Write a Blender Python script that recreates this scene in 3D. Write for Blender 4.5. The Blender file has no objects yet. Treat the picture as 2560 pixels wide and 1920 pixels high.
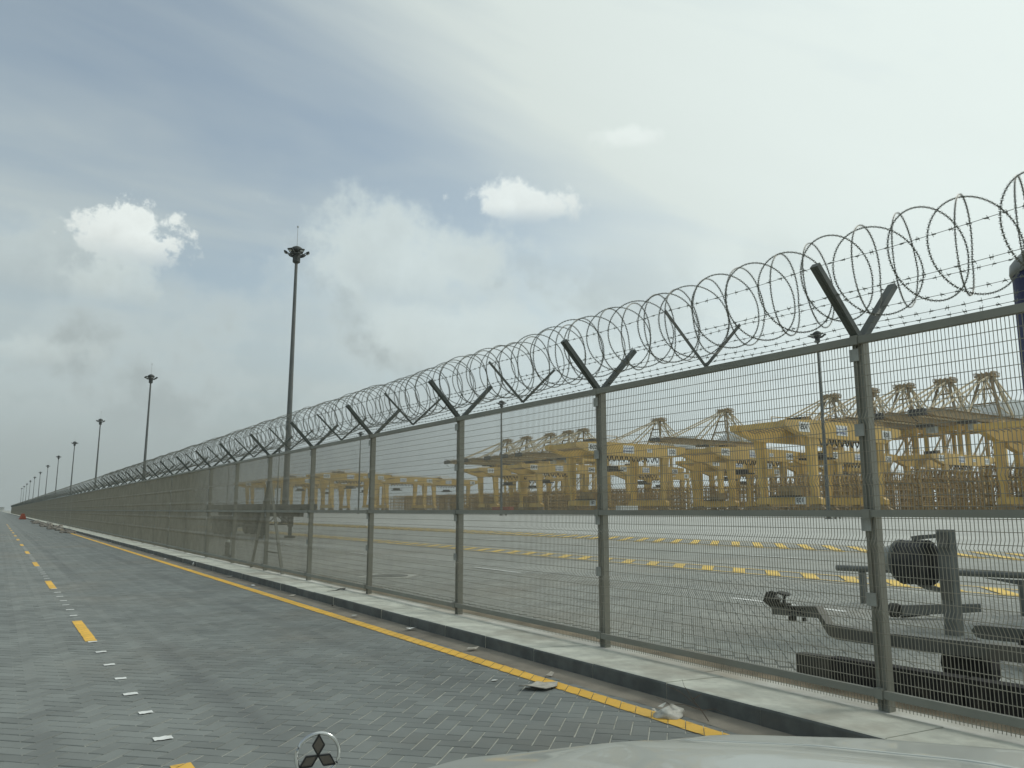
import bpy, math, random
from mathutils import Vector, Matrix
random.seed(7)
R = math.radians
scene = bpy.context.scene
col = scene.collection

# ------------------------------------------------------------------ camera
EYE = 1.447; F_PX = 1950.0; YAW = 0.577947; PITCH = 0.160321        # focal length in photo pixels (photo 2560 wide)
cam_d = bpy.data.cameras.new('camera'); cam = bpy.data.objects.new('camera', cam_d); col.objects.link(cam)
cam_d.sensor_width = 36.0; cam_d.lens = 36.0*F_PX/2560.0
cam_d.clip_start = 0.05; cam_d.clip_end = 20000
fwd = Vector((math.sin(YAW)*math.cos(PITCH), math.cos(YAW)*math.cos(PITCH), math.sin(PITCH)))
rgt = Vector((math.cos(YAW), -math.sin(YAW), 0)); upv = rgt.cross(fwd)
cam.matrix_world = Matrix(((rgt.x, upv.x, -fwd.x, 0), (rgt.y, upv.y, -fwd.y, 0), (rgt.z, upv.z, -fwd.z, EYE), (0, 0, 0, 1)))
scene.camera = cam
HAZE = .00010
def ray(px, py): return (fwd + rgt*((px-1280)/F_PX) + upv*((960-py)/F_PX)).normalized()

# ------------------------------------------------------------------ world: sky and clouds
SUN_AZ = R(108); SUN_EL = R(42)                                       # azimuth from +Y towards +X
sun_dir = Vector((math.sin(SUN_AZ)*math.cos(SUN_EL), math.cos(SUN_AZ)*math.cos(SUN_EL), math.sin(SUN_EL)))
world = bpy.data.worlds.new('World'); scene.world = world; world.use_nodes = True
nt = world.node_tree; nt.nodes.clear()
class NG:
    def __init__(s, tree): s.t = tree
    def n(s, typ, **kw):
        nd = s.t.nodes.new(typ)
        for k, v in kw.items(): setattr(nd, k, v)
        return nd
    def put(s, sock, v):
        if isinstance(v, bpy.types.NodeSocket): s.t.links.new(v, sock)
        elif v is not None: sock.default_value = v
    def math(s, op, a, b=None, c=None, clamp=False):
        nd = s.n('ShaderNodeMath', operation=op, use_clamp=clamp)
        s.put(nd.inputs[0], a); s.put(nd.inputs[1], b) if b is not None else None
        if c is not None: s.put(nd.inputs[2], c)
        return nd.outputs[0]
    def vmath(s, op, a, b=None, out=0):
        nd = s.n('ShaderNodeVectorMath', operation=op); s.put(nd.inputs[0], a)
        if b is not None: s.put(nd.inputs[3] if op == 'SCALE' else nd.inputs[1], b)
        return nd.outputs[out]
    def dot(s, a, v): return s.vmath('DOT_PRODUCT', a, tuple(v), out=1)
    def noise(s, vec, scale, detail=6, rough=.55, dist=0.0):
        nd = s.n('ShaderNodeTexNoise'); s.put(nd.inputs['Vector'], vec); nd.inputs['Scale'].default_value = scale
        nd.inputs['Detail'].default_value = detail; nd.inputs['Roughness'].default_value = rough; nd.inputs['Distortion'].default_value = dist
        return nd.outputs[0]
    def remap(s, v, a, b, c=0.0, d=1.0, smooth=True):
        nd = s.n('ShaderNodeMapRange', interpolation_type='SMOOTHSTEP' if smooth else 'LINEAR'); nd.clamp = True
        s.put(nd.inputs[0], v)
        for i, x in enumerate((a, b, c, d)): s.put(nd.inputs[1+i], x)
        return nd.outputs[0]
    def mix(s, f, a, b, mode='MIX'):
        nd = s.n('ShaderNodeMix', data_type='RGBA', blend_type=mode); s.put(nd.inputs[0], f)
        s.put(nd.inputs[6], a if isinstance(a, bpy.types.NodeSocket) else (*a, 1) if len(a) == 3 else a)
        s.put(nd.inputs[7], b if isinstance(b, bpy.types.NodeSocket) else (*b, 1) if len(b) == 3 else b)
        return nd.outputs[2]
    def comb(s, x, y, z):
        nd = s.n('ShaderNodeCombineXYZ')
        for i, v in enumerate((x, y, z)): s.put(nd.inputs[i], v)
        return nd.outputs[0]
g = NG(nt)
D = g.n('ShaderNodeTexCoord').outputs['Generated']
sep = g.n('ShaderNodeSeparateXYZ'); g.put(sep.inputs[0], D)
dz = g.math('MAXIMUM', sep.outputs[2], 0.0)
sky = g.n('ShaderNodeTexSky', sky_type='NISHITA'); sky.sun_disc = False
sky.sun_elevation = SUN_EL; sky.sun_rotation = SUN_AZ; sky.air_density = 1.0; sky.dust_density = 1.0; sky.ozone_density = 1.0
base = g.mix(1.0, sky.outputs[0], (1.38, 1.40, 1.27), 'MULTIPLY')
K = 10.0                                                             # background strength is 0.1, so cloud radiance is written x10
def gray(l, tint): return g.mix(1.0, tuple(c*K for c in tint), g.comb(l, l, l), 'MULTIPLY')
# angle to the sun behind the cloud: thin cloud is brighter towards it
cs = g.dot(D, sun_dir)
glow = g.remap(cs, 0.12, .92)
# flat cloud plane coordinates
inv = g.math('DIVIDE', 1.0, g.math('ADD', dz, 0.14))
P2 = g.comb(g.math('MULTIPLY', sep.outputs[0], inv), g.math('MULTIPLY', sep.outputs[1], inv), 0.0)
rot = g.n('ShaderNodeMapping'); g.put(rot.inputs[0], P2); rot.inputs['Rotation'].default_value = (0, 0, R(-62)); rot.inputs['Scale'].default_value = (0.40, 1.25, 1)
streak = g.noise(rot.outputs[0], 1.15, 5, .56, .5)
PN = (g.noise(D, 13.0, 6, .62), g.noise(g.vmath('ADD', D, (3.3, 1.7, 5.1)), 27.0, 5, .62))
veil = g.remap(streak, .30, .72, .26, .80)
veil = g.math('ADD', veil, g.math('MULTIPLY', g.remap(cs, .28, .64), .55), clamp=True)
lum = g.math('ADD', g.math('MULTIPLY', glow, .32), g.math('ADD', .545, g.math('MULTIPLY', streak, .10)))
c1 = g.mix(veil, base, gray(lum, (.90, 1.0, .965)))
# paler, thicker air and layered cloud towards the horizon
hz = g.remap(dz, .05, .42, .92, 0.0)
hl = g.math('ADD', .40, g.math('MULTIPLY', g.remap(cs, -.02, .56), .30))
hl = g.math('ADD', hl, g.math('MULTIPLY', g.remap(dz, .0, .26), .14))
c2 = g.mix(hz, c1, gray(hl, (.87, 1.0, 1.0)))
# soft stratocumulus bank low in the sky: pale tops, grey bases
n3 = g.noise(D, 5.2, 4, .55)
bank_n = g.math('ADD', n3, g.math('MULTIPLY', g.math('SUBTRACT', PN[0], .5), .45))
band = g.math('MULTIPLY', g.remap(dz, .05, .15), g.remap(dz, .27, .36, 1.0, 0.0))
bank = g.math('MULTIPLY', g.math('MULTIPLY', g.remap(bank_n, .40, .66), band), g.remap(cs, .30, .62, .85, .30))
bl = g.math('ADD', g.math('MULTIPLY', g.remap(bank_n, .44, .70, .16, -.06), 1.0), g.math('ADD', .50, g.math('MULTIPLY', glow, .30)))
c3 = g.mix(bank, c2, gray(bl, (.875, 1.0, 1.0)))
# individual cumulus puffs at their own bearing and elevation
def puff(prev, px, py, w, h, bright, fine, strength=.95, soft_e=.30):
    c = ray(px, py); r0 = Vector((c.y, -c.x, 0)).normalized(); u0 = r0.cross(c)
    a = g.dot(D, r0*(F_PX/w)); b = g.dot(D, u0*(F_PX/h))
    d = g.math('SQRT', g.math('ADD', g.math('MULTIPLY', a, a), g.math('MULTIPLY', b, b)))
    nn = PN[fine]
    d2 = g.math('ADD', d, g.math('MULTIPLY_ADD', nn, 3.0, -1.5))
    m = g.math('MULTIPLY', g.remap(d2, 1.0-soft_e, 1.0+soft_e, strength, 0.0), g.remap(b, -1.05, .1))
    l = g.math('MULTIPLY_ADD', b, .07, bright)
    l = g.math('MULTIPLY_ADD', nn, .30, l)
    return g.mix(m, prev, gray(l, (.93, 1.0, .97) if bright > .6 else (.885, 1.0, .985)))
cc = c3
cc = puff(cc, 1010, 690, 250, 150, .55, 0, .80, .40)
cc = puff(cc, 1120, 860, 230, 90, .56, 0, .65, .45)
cc = puff(cc, 60, 665, 190, 95, .42, 0, .75, .40)
cc = puff(cc, 335, 600, 98, 78, .68, 1, .97, .20)
cc = puff(cc, 285, 715, 90, 60, .52, 1, .65, .4)
cc = puff(cc, 1295, 515, 118, 50, .72, 1, .85, .32)
cc = puff(cc, 1575, 350, 62, 26, .80, 1, .45, .5)
cc = puff(cc, 80, 885, 120, 34, .45, 1, .6, .4)
bg = g.n('ShaderNodeBackground'); g.put(bg.inputs[0], cc); bg.inputs[1].default_value = 0.1
world.cycles.sampling_method = 'NONE'
scene.cycles.max_bounces = 5; scene.cycles.diffuse_bounces = 3; scene.cycles.glossy_bounces = 2; scene.cycles.transparent_max_bounces = 8
wo = g.n('ShaderNodeOutputWorld'); nt.links.new(bg.outputs[0], wo.inputs[0])

sd = bpy.data.lights.new('sun', 'SUN'); sun = bpy.data.objects.new('sun', sd); col.objects.link(sun)
sd.energy = 1.25; sd.angle = R(14); sd.color = (1.0, .97, .90)
sun.rotation_euler = sun_dir.to_track_quat('Z', 'Y').to_euler()
vs = scene.view_settings
vs.view_transform = 'Standard'; vs.look = 'None'; vs.exposure = 0.0; vs.gamma = 1.0; vs.use_curve_mapping = False

# ------------------------------------------------------------------ materials
def material(name, color, rough=.7, metal=0.0, var=.25, scale=3.0, dirt=None, dirt_amt=.0, bump=0.0, bump_scale=40, island=False, coord='Object', detail=6):
    m = bpy.data.materials.new(name); m.use_nodes = True
    t = m.node_tree; h = NG(t); b = t.nodes['Principled BSDF']
    tc = h.n('ShaderNodeNewGeometry').outputs['Position'] if coord == 'World' else h.n('ShaderNodeTexCoord').outputs[coord]
    n1 = h.noise(tc, scale, detail, .6)
    dark = tuple(c*(1-var) for c in color); lite = tuple(min(1, c*(1+var)) for c in color)
    c = h.mix(h.remap(n1, .3, .7), dark, lite)
    if island:
        rnd = h.math('FRACT', h.math('ADD', h.n('ShaderNodeNewGeometry').outputs['Random Per Island'], h.n('ShaderNodeObjectInfo').outputs['Random']))
        c = h.mix(1.0, c, h.mix(rnd, (1-island,)*3, (1+island,)*3), 'MULTIPLY')
    if dirt is not None:
        n2 = h.noise(h.vmath('ADD', tc, (13.1, 4.2, 8.8)), scale*.37, 5, .65)
        c = h.mix(h.math('MULTIPLY', h.remap(n2, .45, .75), dirt_amt), c, dirt)
    h.put(b.inputs['Base Color'], c)
    b.inputs['Roughness'].default_value = rough; b.inputs['Metallic'].default_value = metal
    b.inputs['Specular IOR Level'].default_value = .35
    if bump:
        bm_ = h.n('ShaderNodeBump'); bm_.inputs['Strength'].default_value = bump; bm_.inputs['Distance'].default_value = .004
        h.put(bm_.inputs['Height'], h.noise(tc, bump_scale, 6, .65)); t.links.new(bm_.outputs[0], b.inputs['Normal'])
    return m
SAND = (.30, .25, .18)
M = {}
M['paver'] = material('paver_block', (.208, .222, .207), .82, 0, .12, .9, SAND, .22, .5, 130, island=.11, coord='World')
M['paver_yard'] = material('yard_block', (.31, .318, .288), .85, 0, .12, .9, SAND, .3, .5, 130, island=.12, coord='World')
M['joint'] = material('joint_sand', (.50, .49, .42), .95, 0, .2, 9, (.26, .25, .21), .5, .3, 200, coord='World')
M['dust'] = material('gutter_dust', (.25, .225, .18), .95, 0, .22, 2.2, (.36, .33, .27), .6, .6, 160, coord='World')
M['sand'] = material('verge_sand', (.24, .195, .135), .95, 0, .3, 3, (.34, .30, .23), .6, .6, 120, coord='World')
M['desert'] = material('far_ground', (.34, .31, .25), .95, 0, .15, .01, coord='World')
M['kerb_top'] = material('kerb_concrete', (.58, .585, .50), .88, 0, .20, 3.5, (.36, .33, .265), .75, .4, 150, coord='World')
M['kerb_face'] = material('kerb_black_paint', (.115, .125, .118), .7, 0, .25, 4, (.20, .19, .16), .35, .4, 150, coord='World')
M['footing'] = material('footing_concrete', (.50, .50, .45), .88, 0, .18, 2, (.33, .28, .2), .6, .4, 150, coord='World')
M['yellow'] = material('yellow_paint', (.88, .52, .085), .7, 0, .08, 2.6, (.50, .38, .17), .5, .4, 140, island=.06, coord='World')
M['white'] = material('white_paint', (.80, .81, .77), .75, 0, .12, 8, (.3, .29, .26), .4, coord='World')
M['yyard'] = material('yard_yellow_paint', (.80, .55, .13), .7, 0, .15, 1.2, (.32, .28, .2), .55, coord='World')
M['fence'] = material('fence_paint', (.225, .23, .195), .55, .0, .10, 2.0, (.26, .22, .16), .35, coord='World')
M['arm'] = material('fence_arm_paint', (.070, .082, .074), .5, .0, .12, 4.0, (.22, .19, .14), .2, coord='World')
M['wire'] = material('mesh_wire', (.29, .275, .222), .55, .0, .10, 3.0, coord='World')
M['clamp'] = material('clamp_zinc', (.30, .31, .28), .5, .3, .15, 8)
M['razor'] = material('razor_steel', (.19, .195, .17), .5, .25, .2, 9)
M['mast'] = material('mast_steel', (.125, .135, .13), .5, .3, .12, .6, (.20, .17, .14), .4)
M['lamp'] = material('lamp_housing', (.06, .065, .06), .5, .2, .15, 5)
M['lampglass'] = material('lamp_glass', (.45, .48, .47), .12, .0, .05, 5)
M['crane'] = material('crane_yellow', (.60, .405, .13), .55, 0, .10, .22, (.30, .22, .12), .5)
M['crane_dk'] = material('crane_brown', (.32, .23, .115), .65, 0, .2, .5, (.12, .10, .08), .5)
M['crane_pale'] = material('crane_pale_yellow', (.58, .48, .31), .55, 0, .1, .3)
M['machine'] = material('machine_dark', (.07, .065, .06), .6, .2, .2, 2)
M['house'] = material('machine_house', (.56, .60, .60), .55, 0, .1, .4, (.25, .22, .17), .4)
M['plate'] = material('white_plate', (.72, .73, .70), .5, 0, .05, 2)
M['ink'] = material('black_ink', (.02, .02, .02), .6, 0, .1, 3)
M['blue_ink'] = material('blue_ink', (.06, .11, .30), .6, 0, .1, 3)
M['rack'] = material('rack_steel', (.38, .265, .12), .65, 0, .25, .4, (.16, .11, .06), .6)
M['deck'] = material('rack_deck', (.26, .19, .10), .8, 0, .25, .4)
M['tyre'] = material('tyre_rubber', (.022, .022, .022), .85, 0, .3, 20, SAND, .12)
M['chassis'] = material('chassis_grey', (.135, .14, .125), .6, .1, .15, 3, (.24, .2, .14), .4, coord='World')
M['chassis_dk'] = material('chassis_dark', (.06, .06, .052), .7, .1, .2, 3, SAND, .25, coord='World')
M['steel'] = material('grey_steel', (.17, .18, .165), .5, .2, .15, 4, (.24, .2, .15), .3, coord='World')
M['drum'] = material('drum_black', (.03, .032, .032), .6, 0, .2, 10, SAND, .15)
M['tank'] = material('tank_blue', (.020, .024, .075), .75, 0, .15, 1.5)
M['tankrim'] = material('tank_rim', (.20, .21, .20), .5, .2, .1, 4)
M['car'] = material('car_white', (.50, .52, .475), .30, 0, .03, 3, (.42, .38, .30), .25)
M['car'].node_tree.nodes['Principled BSDF'].inputs['Coat Weight'].default_value = .5
M['carblack'] = material('car_black', (.02, .02, .02), .5, 0, .2, 8)
M['chrome'] = material('chrome', (.55, .56, .55), .14, 1.0, .05, 8)
M['smoke'] = material('smoked_metal', (.13, .115, .10), .35, .6, .1, 30)
M['card'] = material('cardboard', (.50, .47, .40), .9, 0, .2, 14, (.3, .25, .18), .4)
M['card_shade'] = material('cardboard_shade', (.13, .12, .10), .9, 0, .2, 14)  # darker copy of the cardboard: shade coloured into underside and edges
M['bag'] = material('plastic_bag', (.52, .51, .45), .45, 0, .2, 18, (.34, .3, .22), .5)
M['twig'] = material('twig', (.11, .085, .06), .9, 0, .3, 30)
M['rubble'] = material('rubble', (.22, .20, .17), .95, 0, .4, 6, (.42, .40, .34), .5, .5, 30)
M['redplastic'] = material('red_barrier_plastic', (.34, .10, .06), .6, 0, .2, 4)
M['shed'] = material('shed_panel', (.55, .56, .53), .7, 0, .1, .3)

def tyre_tracks(mt):
    t = mt.node_tree; h = NG(t); b = t.nodes['Principled BSDF']; old = b.inputs['Base Color'].links[0].from_socket
    pos = h.n('ShaderNodeNewGeometry').outputs['Position']; sp = h.n('ShaderNodeSeparateXYZ'); h.put(sp.inputs[0], pos)
    x, y = sp.outputs[0], sp.outputs[1]
    nz = h.noise(h.vmath('MULTIPLY', pos, (1.5, .22, 1)), 1.0, 4, .6)
    wob = h.math('MULTIPLY_ADD', h.noise(h.vmath('MULTIPLY', pos, (0, .07, 0)), 1.0, 1, .5), .5, -.25)
    f = None
    for x0, w, k in ((1.62, .16, 1.0), (3.25, .15, .9), (2.55, .10, .5), (.35, .14, .6)):
        d = h.math('ABSOLUTE', h.math('SUBTRACT', h.math('ADD', x, wob), x0))
        q = h.math('MULTIPLY', h.remap(d, 0.0, w*1.6, k, 0.0), h.remap(nz, .36, .62))
        f = q if f is None else h.math('MAXIMUM', f, q)
    h.put(b.inputs['Base Color'], h.mix(h.math('MULTIPLY', f, .36), old, (.10, .106, .105)))
tyre_tracks(M['paver'])

# ------------------------------------------------------------------ mesh helpers
class MB:
    def __init__(s): s.v = []; s.f = []; s.mi = []; s.smooth = False
    def quad(s, *p, mi=0):
        n = len(s.v); s.v += [tuple(q) for q in p]; s.f.append(tuple(range(n, n+len(p)))); s.mi.append(mi)
    def box(s, x0, x1, y0, y1, z0, z1, mi=0):
        n = len(s.v); s.v += [(x, y, z) for z in (z0, z1) for y in (y0, y1) for x in (x0, x1)]
        for f in ((0, 2, 3, 1), (4, 5, 7, 6), (0, 1, 5, 4), (2, 6, 7, 3), (0, 4, 6, 2), (1, 3, 7, 5)):
            s.f.append(tuple(n+i for i in f)); s.mi.append(mi)
    def hexa(s, a, b, mi=0):                                         # two quads a (4 pts) and b (4 pts) joined
        n = len(s.v); s.v += [tuple(p) for p in a]+[tuple(p) for p in b]
        for f in ((3, 2, 1, 0), (4, 5, 6, 7), (0, 1, 5, 4), (1, 2, 6, 5), (2, 3, 7, 6), (3, 0, 4, 7)):
            s.f.append(tuple(n+i for i in f)); s.mi.append(mi)
    def frame(s, a, b, up=(0, 0, 1)):
        a, b = Vector(a), Vector(b); d = (b-a).normalized(); u = Vector(up)
        if abs(d.dot(u)) > .98: u = Vector((0, 1, 0)) if abs(d.y) < .9 else Vector((1, 0, 0))
        r = d.cross(u).normalized(); return a, b, r, r.cross(d)
    def bar(s, a, b, w, h=None, up=(0, 0, 1), w2=None, h2=None, mi=0):
        h = w if h is None else h; w2 = w if w2 is None else w2; h2 = h if h2 is None else h2
        a, b, r, u = s.frame(a, b, up)
        q = lambda c, ww, hh: [c-r*ww/2-u*hh/2, c+r*ww/2-u*hh/2, c+r*ww/2+u*hh/2, c-r*ww/2+u*hh/2]
        s.hexa(q(a, w, h), q(b, w2, h2), mi)
    def tube(s, pts, rad, sides=6, cap=True, closed=False, mi=0, r_end=None):
        pts = [Vector(p) for p in pts]; n0 = len(s.v); N = len(pts)
        for i, p in enumerate(pts):
            if closed: t = pts[(i+1) % N]-pts[i-1]
            else: t = pts[min(i+1, N-1)]-pts[max(i-1, 0)]
            t.normalize(); u = Vector((0, 0, 1)) if abs(t.z) < .95 else Vector((1, 0, 0))
            a = t.cross(u).normalized(); b = a.cross(t)
            rr = rad if r_end is None else rad+(r_end-rad)*i/(N-1)
            for k in range(sides):
                an = 2*math.pi*k/sides; s.v.append(tuple(p+a*math.cos(an)*rr+b*math.sin(an)*rr))
        for i in range(N if closed else N-1):
            j = (i+1) % N
            for k in range(sides):
                l = (k+1) % sides
                s.f.append((n0+i*sides+k, n0+i*sides+l, n0+j*sides+l, n0+j*sides+k)); s.mi.append(mi)
        if cap and not closed:
            s.f.append(tuple(n0+k for k in range(sides))[::-1]); s.mi.append(mi)
            s.f.append(tuple(n0+(N-1)*sides+k for k in range(sides))); s.mi.append(mi)
    def lathe(s, prof, sides=16, c=(0, 0, 0), mi=0):                 # prof: (radius, z) about the z axis
        n0 = len(s.v)
        for r, z in prof:
            for k in range(sides):
                an = 2*math.pi*(k+.5)/sides; s.v.append((c[0]+r*math.cos(an), c[1]+r*math.sin(an), c[2]+z))
        for i in range(len(prof)-1):
            for k in range(sides):
                l = (k+1) % sides; s.f.append((n0+i*sides+k, n0+i*sides+l, n0+(i+1)*sides+l, n0+(i+1)*sides+k)); s.mi.append(mi)
        s.f.append(tuple(n0+k for k in range(sides))[::-1]); s.mi.append(mi)
        s.f.append(tuple(n0+(len(prof)-1)*sides+k for k in range(sides))); s.mi.append(mi)
    def prism(s, poly, axis, a, b, mi=0):                            # extrude a 2-D polygon along axis 'x', 'y' or 'z'
        pt = {'x': lambda p, t: (t, p[0], p[1]), 'y': lambda p, t: (p[0], t, p[1]), 'z': lambda p, t: (p[0], p[1], t)}[axis]
        n = len(s.v); k = len(poly); s.v += [pt(p, a) for p in poly]+[pt(p, b) for p in poly]
        s.f.append(tuple(range(n, n+k))[::-1]); s.f.append(tuple(range(n+k, n+2*k))); s.mi += [mi, mi]
        for i in range(k): s.f.append((n+i, n+(i+1) % k, n+k+(i+1) % k, n+k+i)); s.mi.append(mi)
    def move(s, start, mat):
        for i in range(start, len(s.v)): s.v[i] = tuple(mat @ Vector(s.v[i]))
    def mesh(s, name, mats, smooth=False, bevel=0):
        me = bpy.data.meshes.new(name); me.from_pydata(s.v, [], s.f)
        for m in (mats if isinstance(mats, (list, tuple)) else [mats]): me.materials.append(m)
        if any(s.mi): me.polygons.foreach_set('material_index', s.mi)
        if smooth: me.polygons.foreach_set('use_smooth', [True]*len(me.polygons))
        me.update(); return me
    def build(s, name, mats, parent=None, smooth=False, loc=None, bevel=0):
        return place(name, s.mesh(name, mats, smooth), parent, loc, bevel=bevel)
def place(name, me, parent=None, loc=None, rot=None, bevel=0):
    o = bpy.data.objects.new(name, me); col.objects.link(o)
    if parent is not None: o.parent = parent
    if loc is not None: o.location = loc
    if rot is not None: o.rotation_euler = rot
    if bevel:
        b = o.modifiers.new('bevel', 'BEVEL'); b.width = bevel; b.segments = 2; b.limit_method = 'ANGLE'
    return o
def tag(o, label=None, cat=None, group=None, kind=None):
    if label: o['label'] = label
    if cat: o['category'] = cat
    if group: o['group'] = group
    if kind: o['kind'] = kind
    return o
def empty(name, loc, label=None, cat=None, group=None, rz=0):
    o = bpy.data.objects.new(name, None); col.objects.link(o); o.location = loc; o.rotation_euler = (0, 0, rz); o.empty_display_size = .2
    return tag(o, label, cat, group)
def copy_tree(o, parent=None):
    c = o.copy(); col.objects.link(c); c.parent = parent
    for ch in list(o.children): copy_tree(ch, c)
    return c
_txt = {}
def text_mesh(s, size, mat, depth=.02):
    k = (s, size, mat.name)
    if k not in _txt:
        cu = bpy.data.curves.new('lettering', 'FONT'); cu.body = s; cu.size = size; cu.align_x = 'CENTER'; cu.align_y = 'CENTER'; cu.extrude = depth
        cu.offset = size*.012; cu.resolution_u = 3
        o = bpy.data.objects.new('lettering', cu); col.objects.link(o)
        dg = bpy.context.evaluated_depsgraph_get(); me = bpy.data.meshes.new_from_object(o.evaluated_get(dg))
        bpy.data.objects.remove(o); me.materials.clear(); me.materials.append(mat); _txt[k] = me
    return _txt[k]

# ------------------------------------------------------------------ the ground
YZ = .08                                                             # yard level above the road
KX = 4.455                                                           # kerb face
m = MB(); m.quad((-2400, -1200, -.35), (2400, -1200, -.35), (2400, 3000, -.35), (-2400, 3000, -.35))
tag(m.build('ground', M['desert']), kind='structure')
# road: joint bed below the blocks near the camera, flush surface far away
NEAR_Y = 62.0
road = tag(place('road', None) if False else empty('road', (0, 0, 0)), kind='structure')
m = MB(); m.quad((-14, -30, -.0055), (KX+.02, -30, -.0055), (KX+.02, NEAR_Y, -.0055), (-14, NEAR_Y, -.0055))
m.build('joint_bed', M['joint'], road)
m = MB(); m.quad((-14, NEAR_Y, -.002), (KX+.02, NEAR_Y, -.002), (KX+.02, 1500, -.002), (-14, 1500, -.002))
m.build('far_paving', M['paver'], road)
def herringbone(x0, x1, y0, y1, keep):
    """blocks of a 45 degree herringbone: (cx, cy, angle)"""
    W = .118; s2 = math.sqrt(.5); out = []
    cs_ = [((x+y)*s2/W, (y-x)*s2/W) for x in (x0, x1) for y in (y0, y1)]
    a0, a1 = int(min(c[0] for c in cs_))-2, int(max(c[0] for c in cs_))+2
    b0, b1 = int(min(c[1] for c in cs_))-2, int(max(c[1] for c in cs_))+2
    for i in range(a0, a1):
        for j in range(b0, b1):
            k = (i-j) % 4
            if k == 0: ca, cb, an = i+1, j+.5, 0
            elif k == 3: ca, cb, an = i+.5, j+1, 1
            else: continue
            cx, cy = (ca-cb)*s2*W, (ca+cb)*s2*W
            if x0 <= cx <= x1 and y0 <= cy <= y1 and keep(cx, cy): out.append((cx, cy, R(45)+(R(90) if an else 0)))
    return out
def block_geo(L=.236, W=.118, gap=.0080, ch=.0035, h=.012):
    a, b = L/2-gap/2, W/2-gap/2; c, d = a-ch, b-ch
    v = [(-a, -b, -h), (a, -b, -h), (a, b, -h), (-a, b, -h), (-a, -b, -ch), (a, -b, -ch), (a, b, -ch), (-a, b, -ch), (-c, -d, 0), (c, -d, 0), (c, d, 0), (-c, d, 0)]
    f = [(8, 9, 10, 11)]+[(k, (k+1) % 4, 4+(k+1) % 4, 4+k) for k in range(4)]+[(4+k, 4+(k+1) % 4, 8+(k+1) % 4, 8+k) for k in range(4)]
    return v, f
BV, BF = block_geo()
me_block = bpy.data.meshes.new('paver'); me_block.from_pydata(BV, [], BF); me_block.materials.append(M['paver'])
def in_view(x, y, z=0, mar=0):
    v = Vector((x, y, z-EYE)); dpt = v.dot(fwd)
    if dpt < .3: return False
    px = 1280+F_PX*v.dot(rgt)/dpt; py = 960-F_PX*v.dot(upv)/dpt
    return -mar < px < 2560+mar and -mar < py < 1920+mar
def field(bl, name, mat, parent, z0=0.0):
    V = []; Fc = []
    for cx, cy, an in bl:
        n = len(V); ca, sa = math.cos(an), math.sin(an); dzz = z0+random.uniform(-.0016, .0012); tx, ty = random.uniform(-.012, .012), random.uniform(-.008, .008)
        for x, y, z in BV: V.append((cx+x*ca-y*sa, cy+x*sa+y*ca, z+dzz+x*tx+y*ty))
        Fc += [tuple(n+i for i in f) for f in BF]
    me = bpy.data.meshes.new(name); me.from_pydata(V, [], Fc); me.materials.append(mat)
    return tag(place(name, me, parent), kind='stuff')
blocks = herringbone(-1.6, 4.46, 2.6, NEAR_Y, lambda x, y: x > -1.0 or y < 20)
vis = sorted([b for b in blocks if in_view(b[0], b[1]) and b[1] > 4.0 and not (b[0] > 1.4 and b[1] < 3.9)], key=lambda b: b[0]**2+b[1]**2)[:300]
vs_ = set(vis)
for cx, cy, an in vis:
    place('paver', me_block, road, (cx, cy, random.uniform(-.0016, .0012)), (random.uniform(-.008, .008), random.uniform(-.008, .008), an))
field([b for b in blocks if b not in vs_], 'paver_field', M['paver'], road)
# painted lines follow the tops of the blocks
def clip(poly, ax, lim, sign):
    out = []
    for i in range(len(poly)):
        p, q = poly[i], poly[(i+1) % len(poly)]
        ip, iq = sign*(p[ax]-lim) >= 0, sign*(q[ax]-lim) >= 0
        if ip: out.append(p)
        if ip != iq:
            t = (lim-p[ax])/(q[ax]-p[ax]); out.append(tuple(p[k]+(q[k]-p[k])*t for k in range(2)))
    return out
def painted(name, mat, parent, x0, x1, y0, y1, ymax=NEAR_Y, wob=.0):
    m = MB(); c, d = .118-.0026, .059-.0026
    for cx, cy, an in blocks:
        if cx < x0-.15 or cx > x1+.15 or cy < y0-.15 or cy > y1+.15: continue
        ca, sa = math.cos(an), math.sin(an)
        poly = [(cx+x*ca-y*sa, cy+x*sa+y*ca) for x, y in ((-c, -d), (c, -d), (c, d), (-c, d))]
        w = random.uniform(-wob, wob)
        for ax, lim, sg in ((0, x0+w, 1), (0, x1+w, -1), (1, y0, 1), (1, y1, -1)):
            poly = clip(poly, ax, lim, sg)
            if len(poly) < 3: break
        if len(poly) >= 3: m.quad(*[(p[0], p[1], .0045) for p in poly])
    if y1 > ymax: m.quad((x0, ymax, .0045), (x1, ymax, .0045), (x1, y1, .0045), (x0, y1, .0045))
    if m.f: return m.build(name, mat, parent)
painted('edge_line', M['yellow'], road, 3.975, 4.13, -6, 74, wob=.004)
for k in range(14):
    y0 = 3.12+7.03*k
    if y0+1.95 < NEAR_Y: painted('centre_dash', M['yellow'], road, .955, 1.07, y0, y0+1.93, wob=.003)
    else:
        m = MB(); m.quad((.955, y0, .0045), (1.07, y0, .0045), (1.07, y0+1.93, .0045), (.955, y0+1.93, .0045)); m.build('centre_dash', M['yellow'], road)
for k in range(5):
    for j, dy in enumerate((.62, 1.39, 2.08, 2.76, 3.50, 4.30, 5.05)):
        y0 = 5.04+7.03*k+dy
        m = MB(); n = 7; w = random.uniform(.044, .056)
        pts = []
        for i in range(n): pts.append((1.02-w+2*w*i/(n-1), y0+random.uniform(-.048, -.034)))
        for i in range(n): pts.append((1.02+w-2*w*i/(n-1), y0+random.uniform(.03, .048)))
        m.quad(*[(p[0]+.01*(j % 2), p[1], .006) for p in pts]); m.build('setting_out_mark', M['white'], road)
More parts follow.
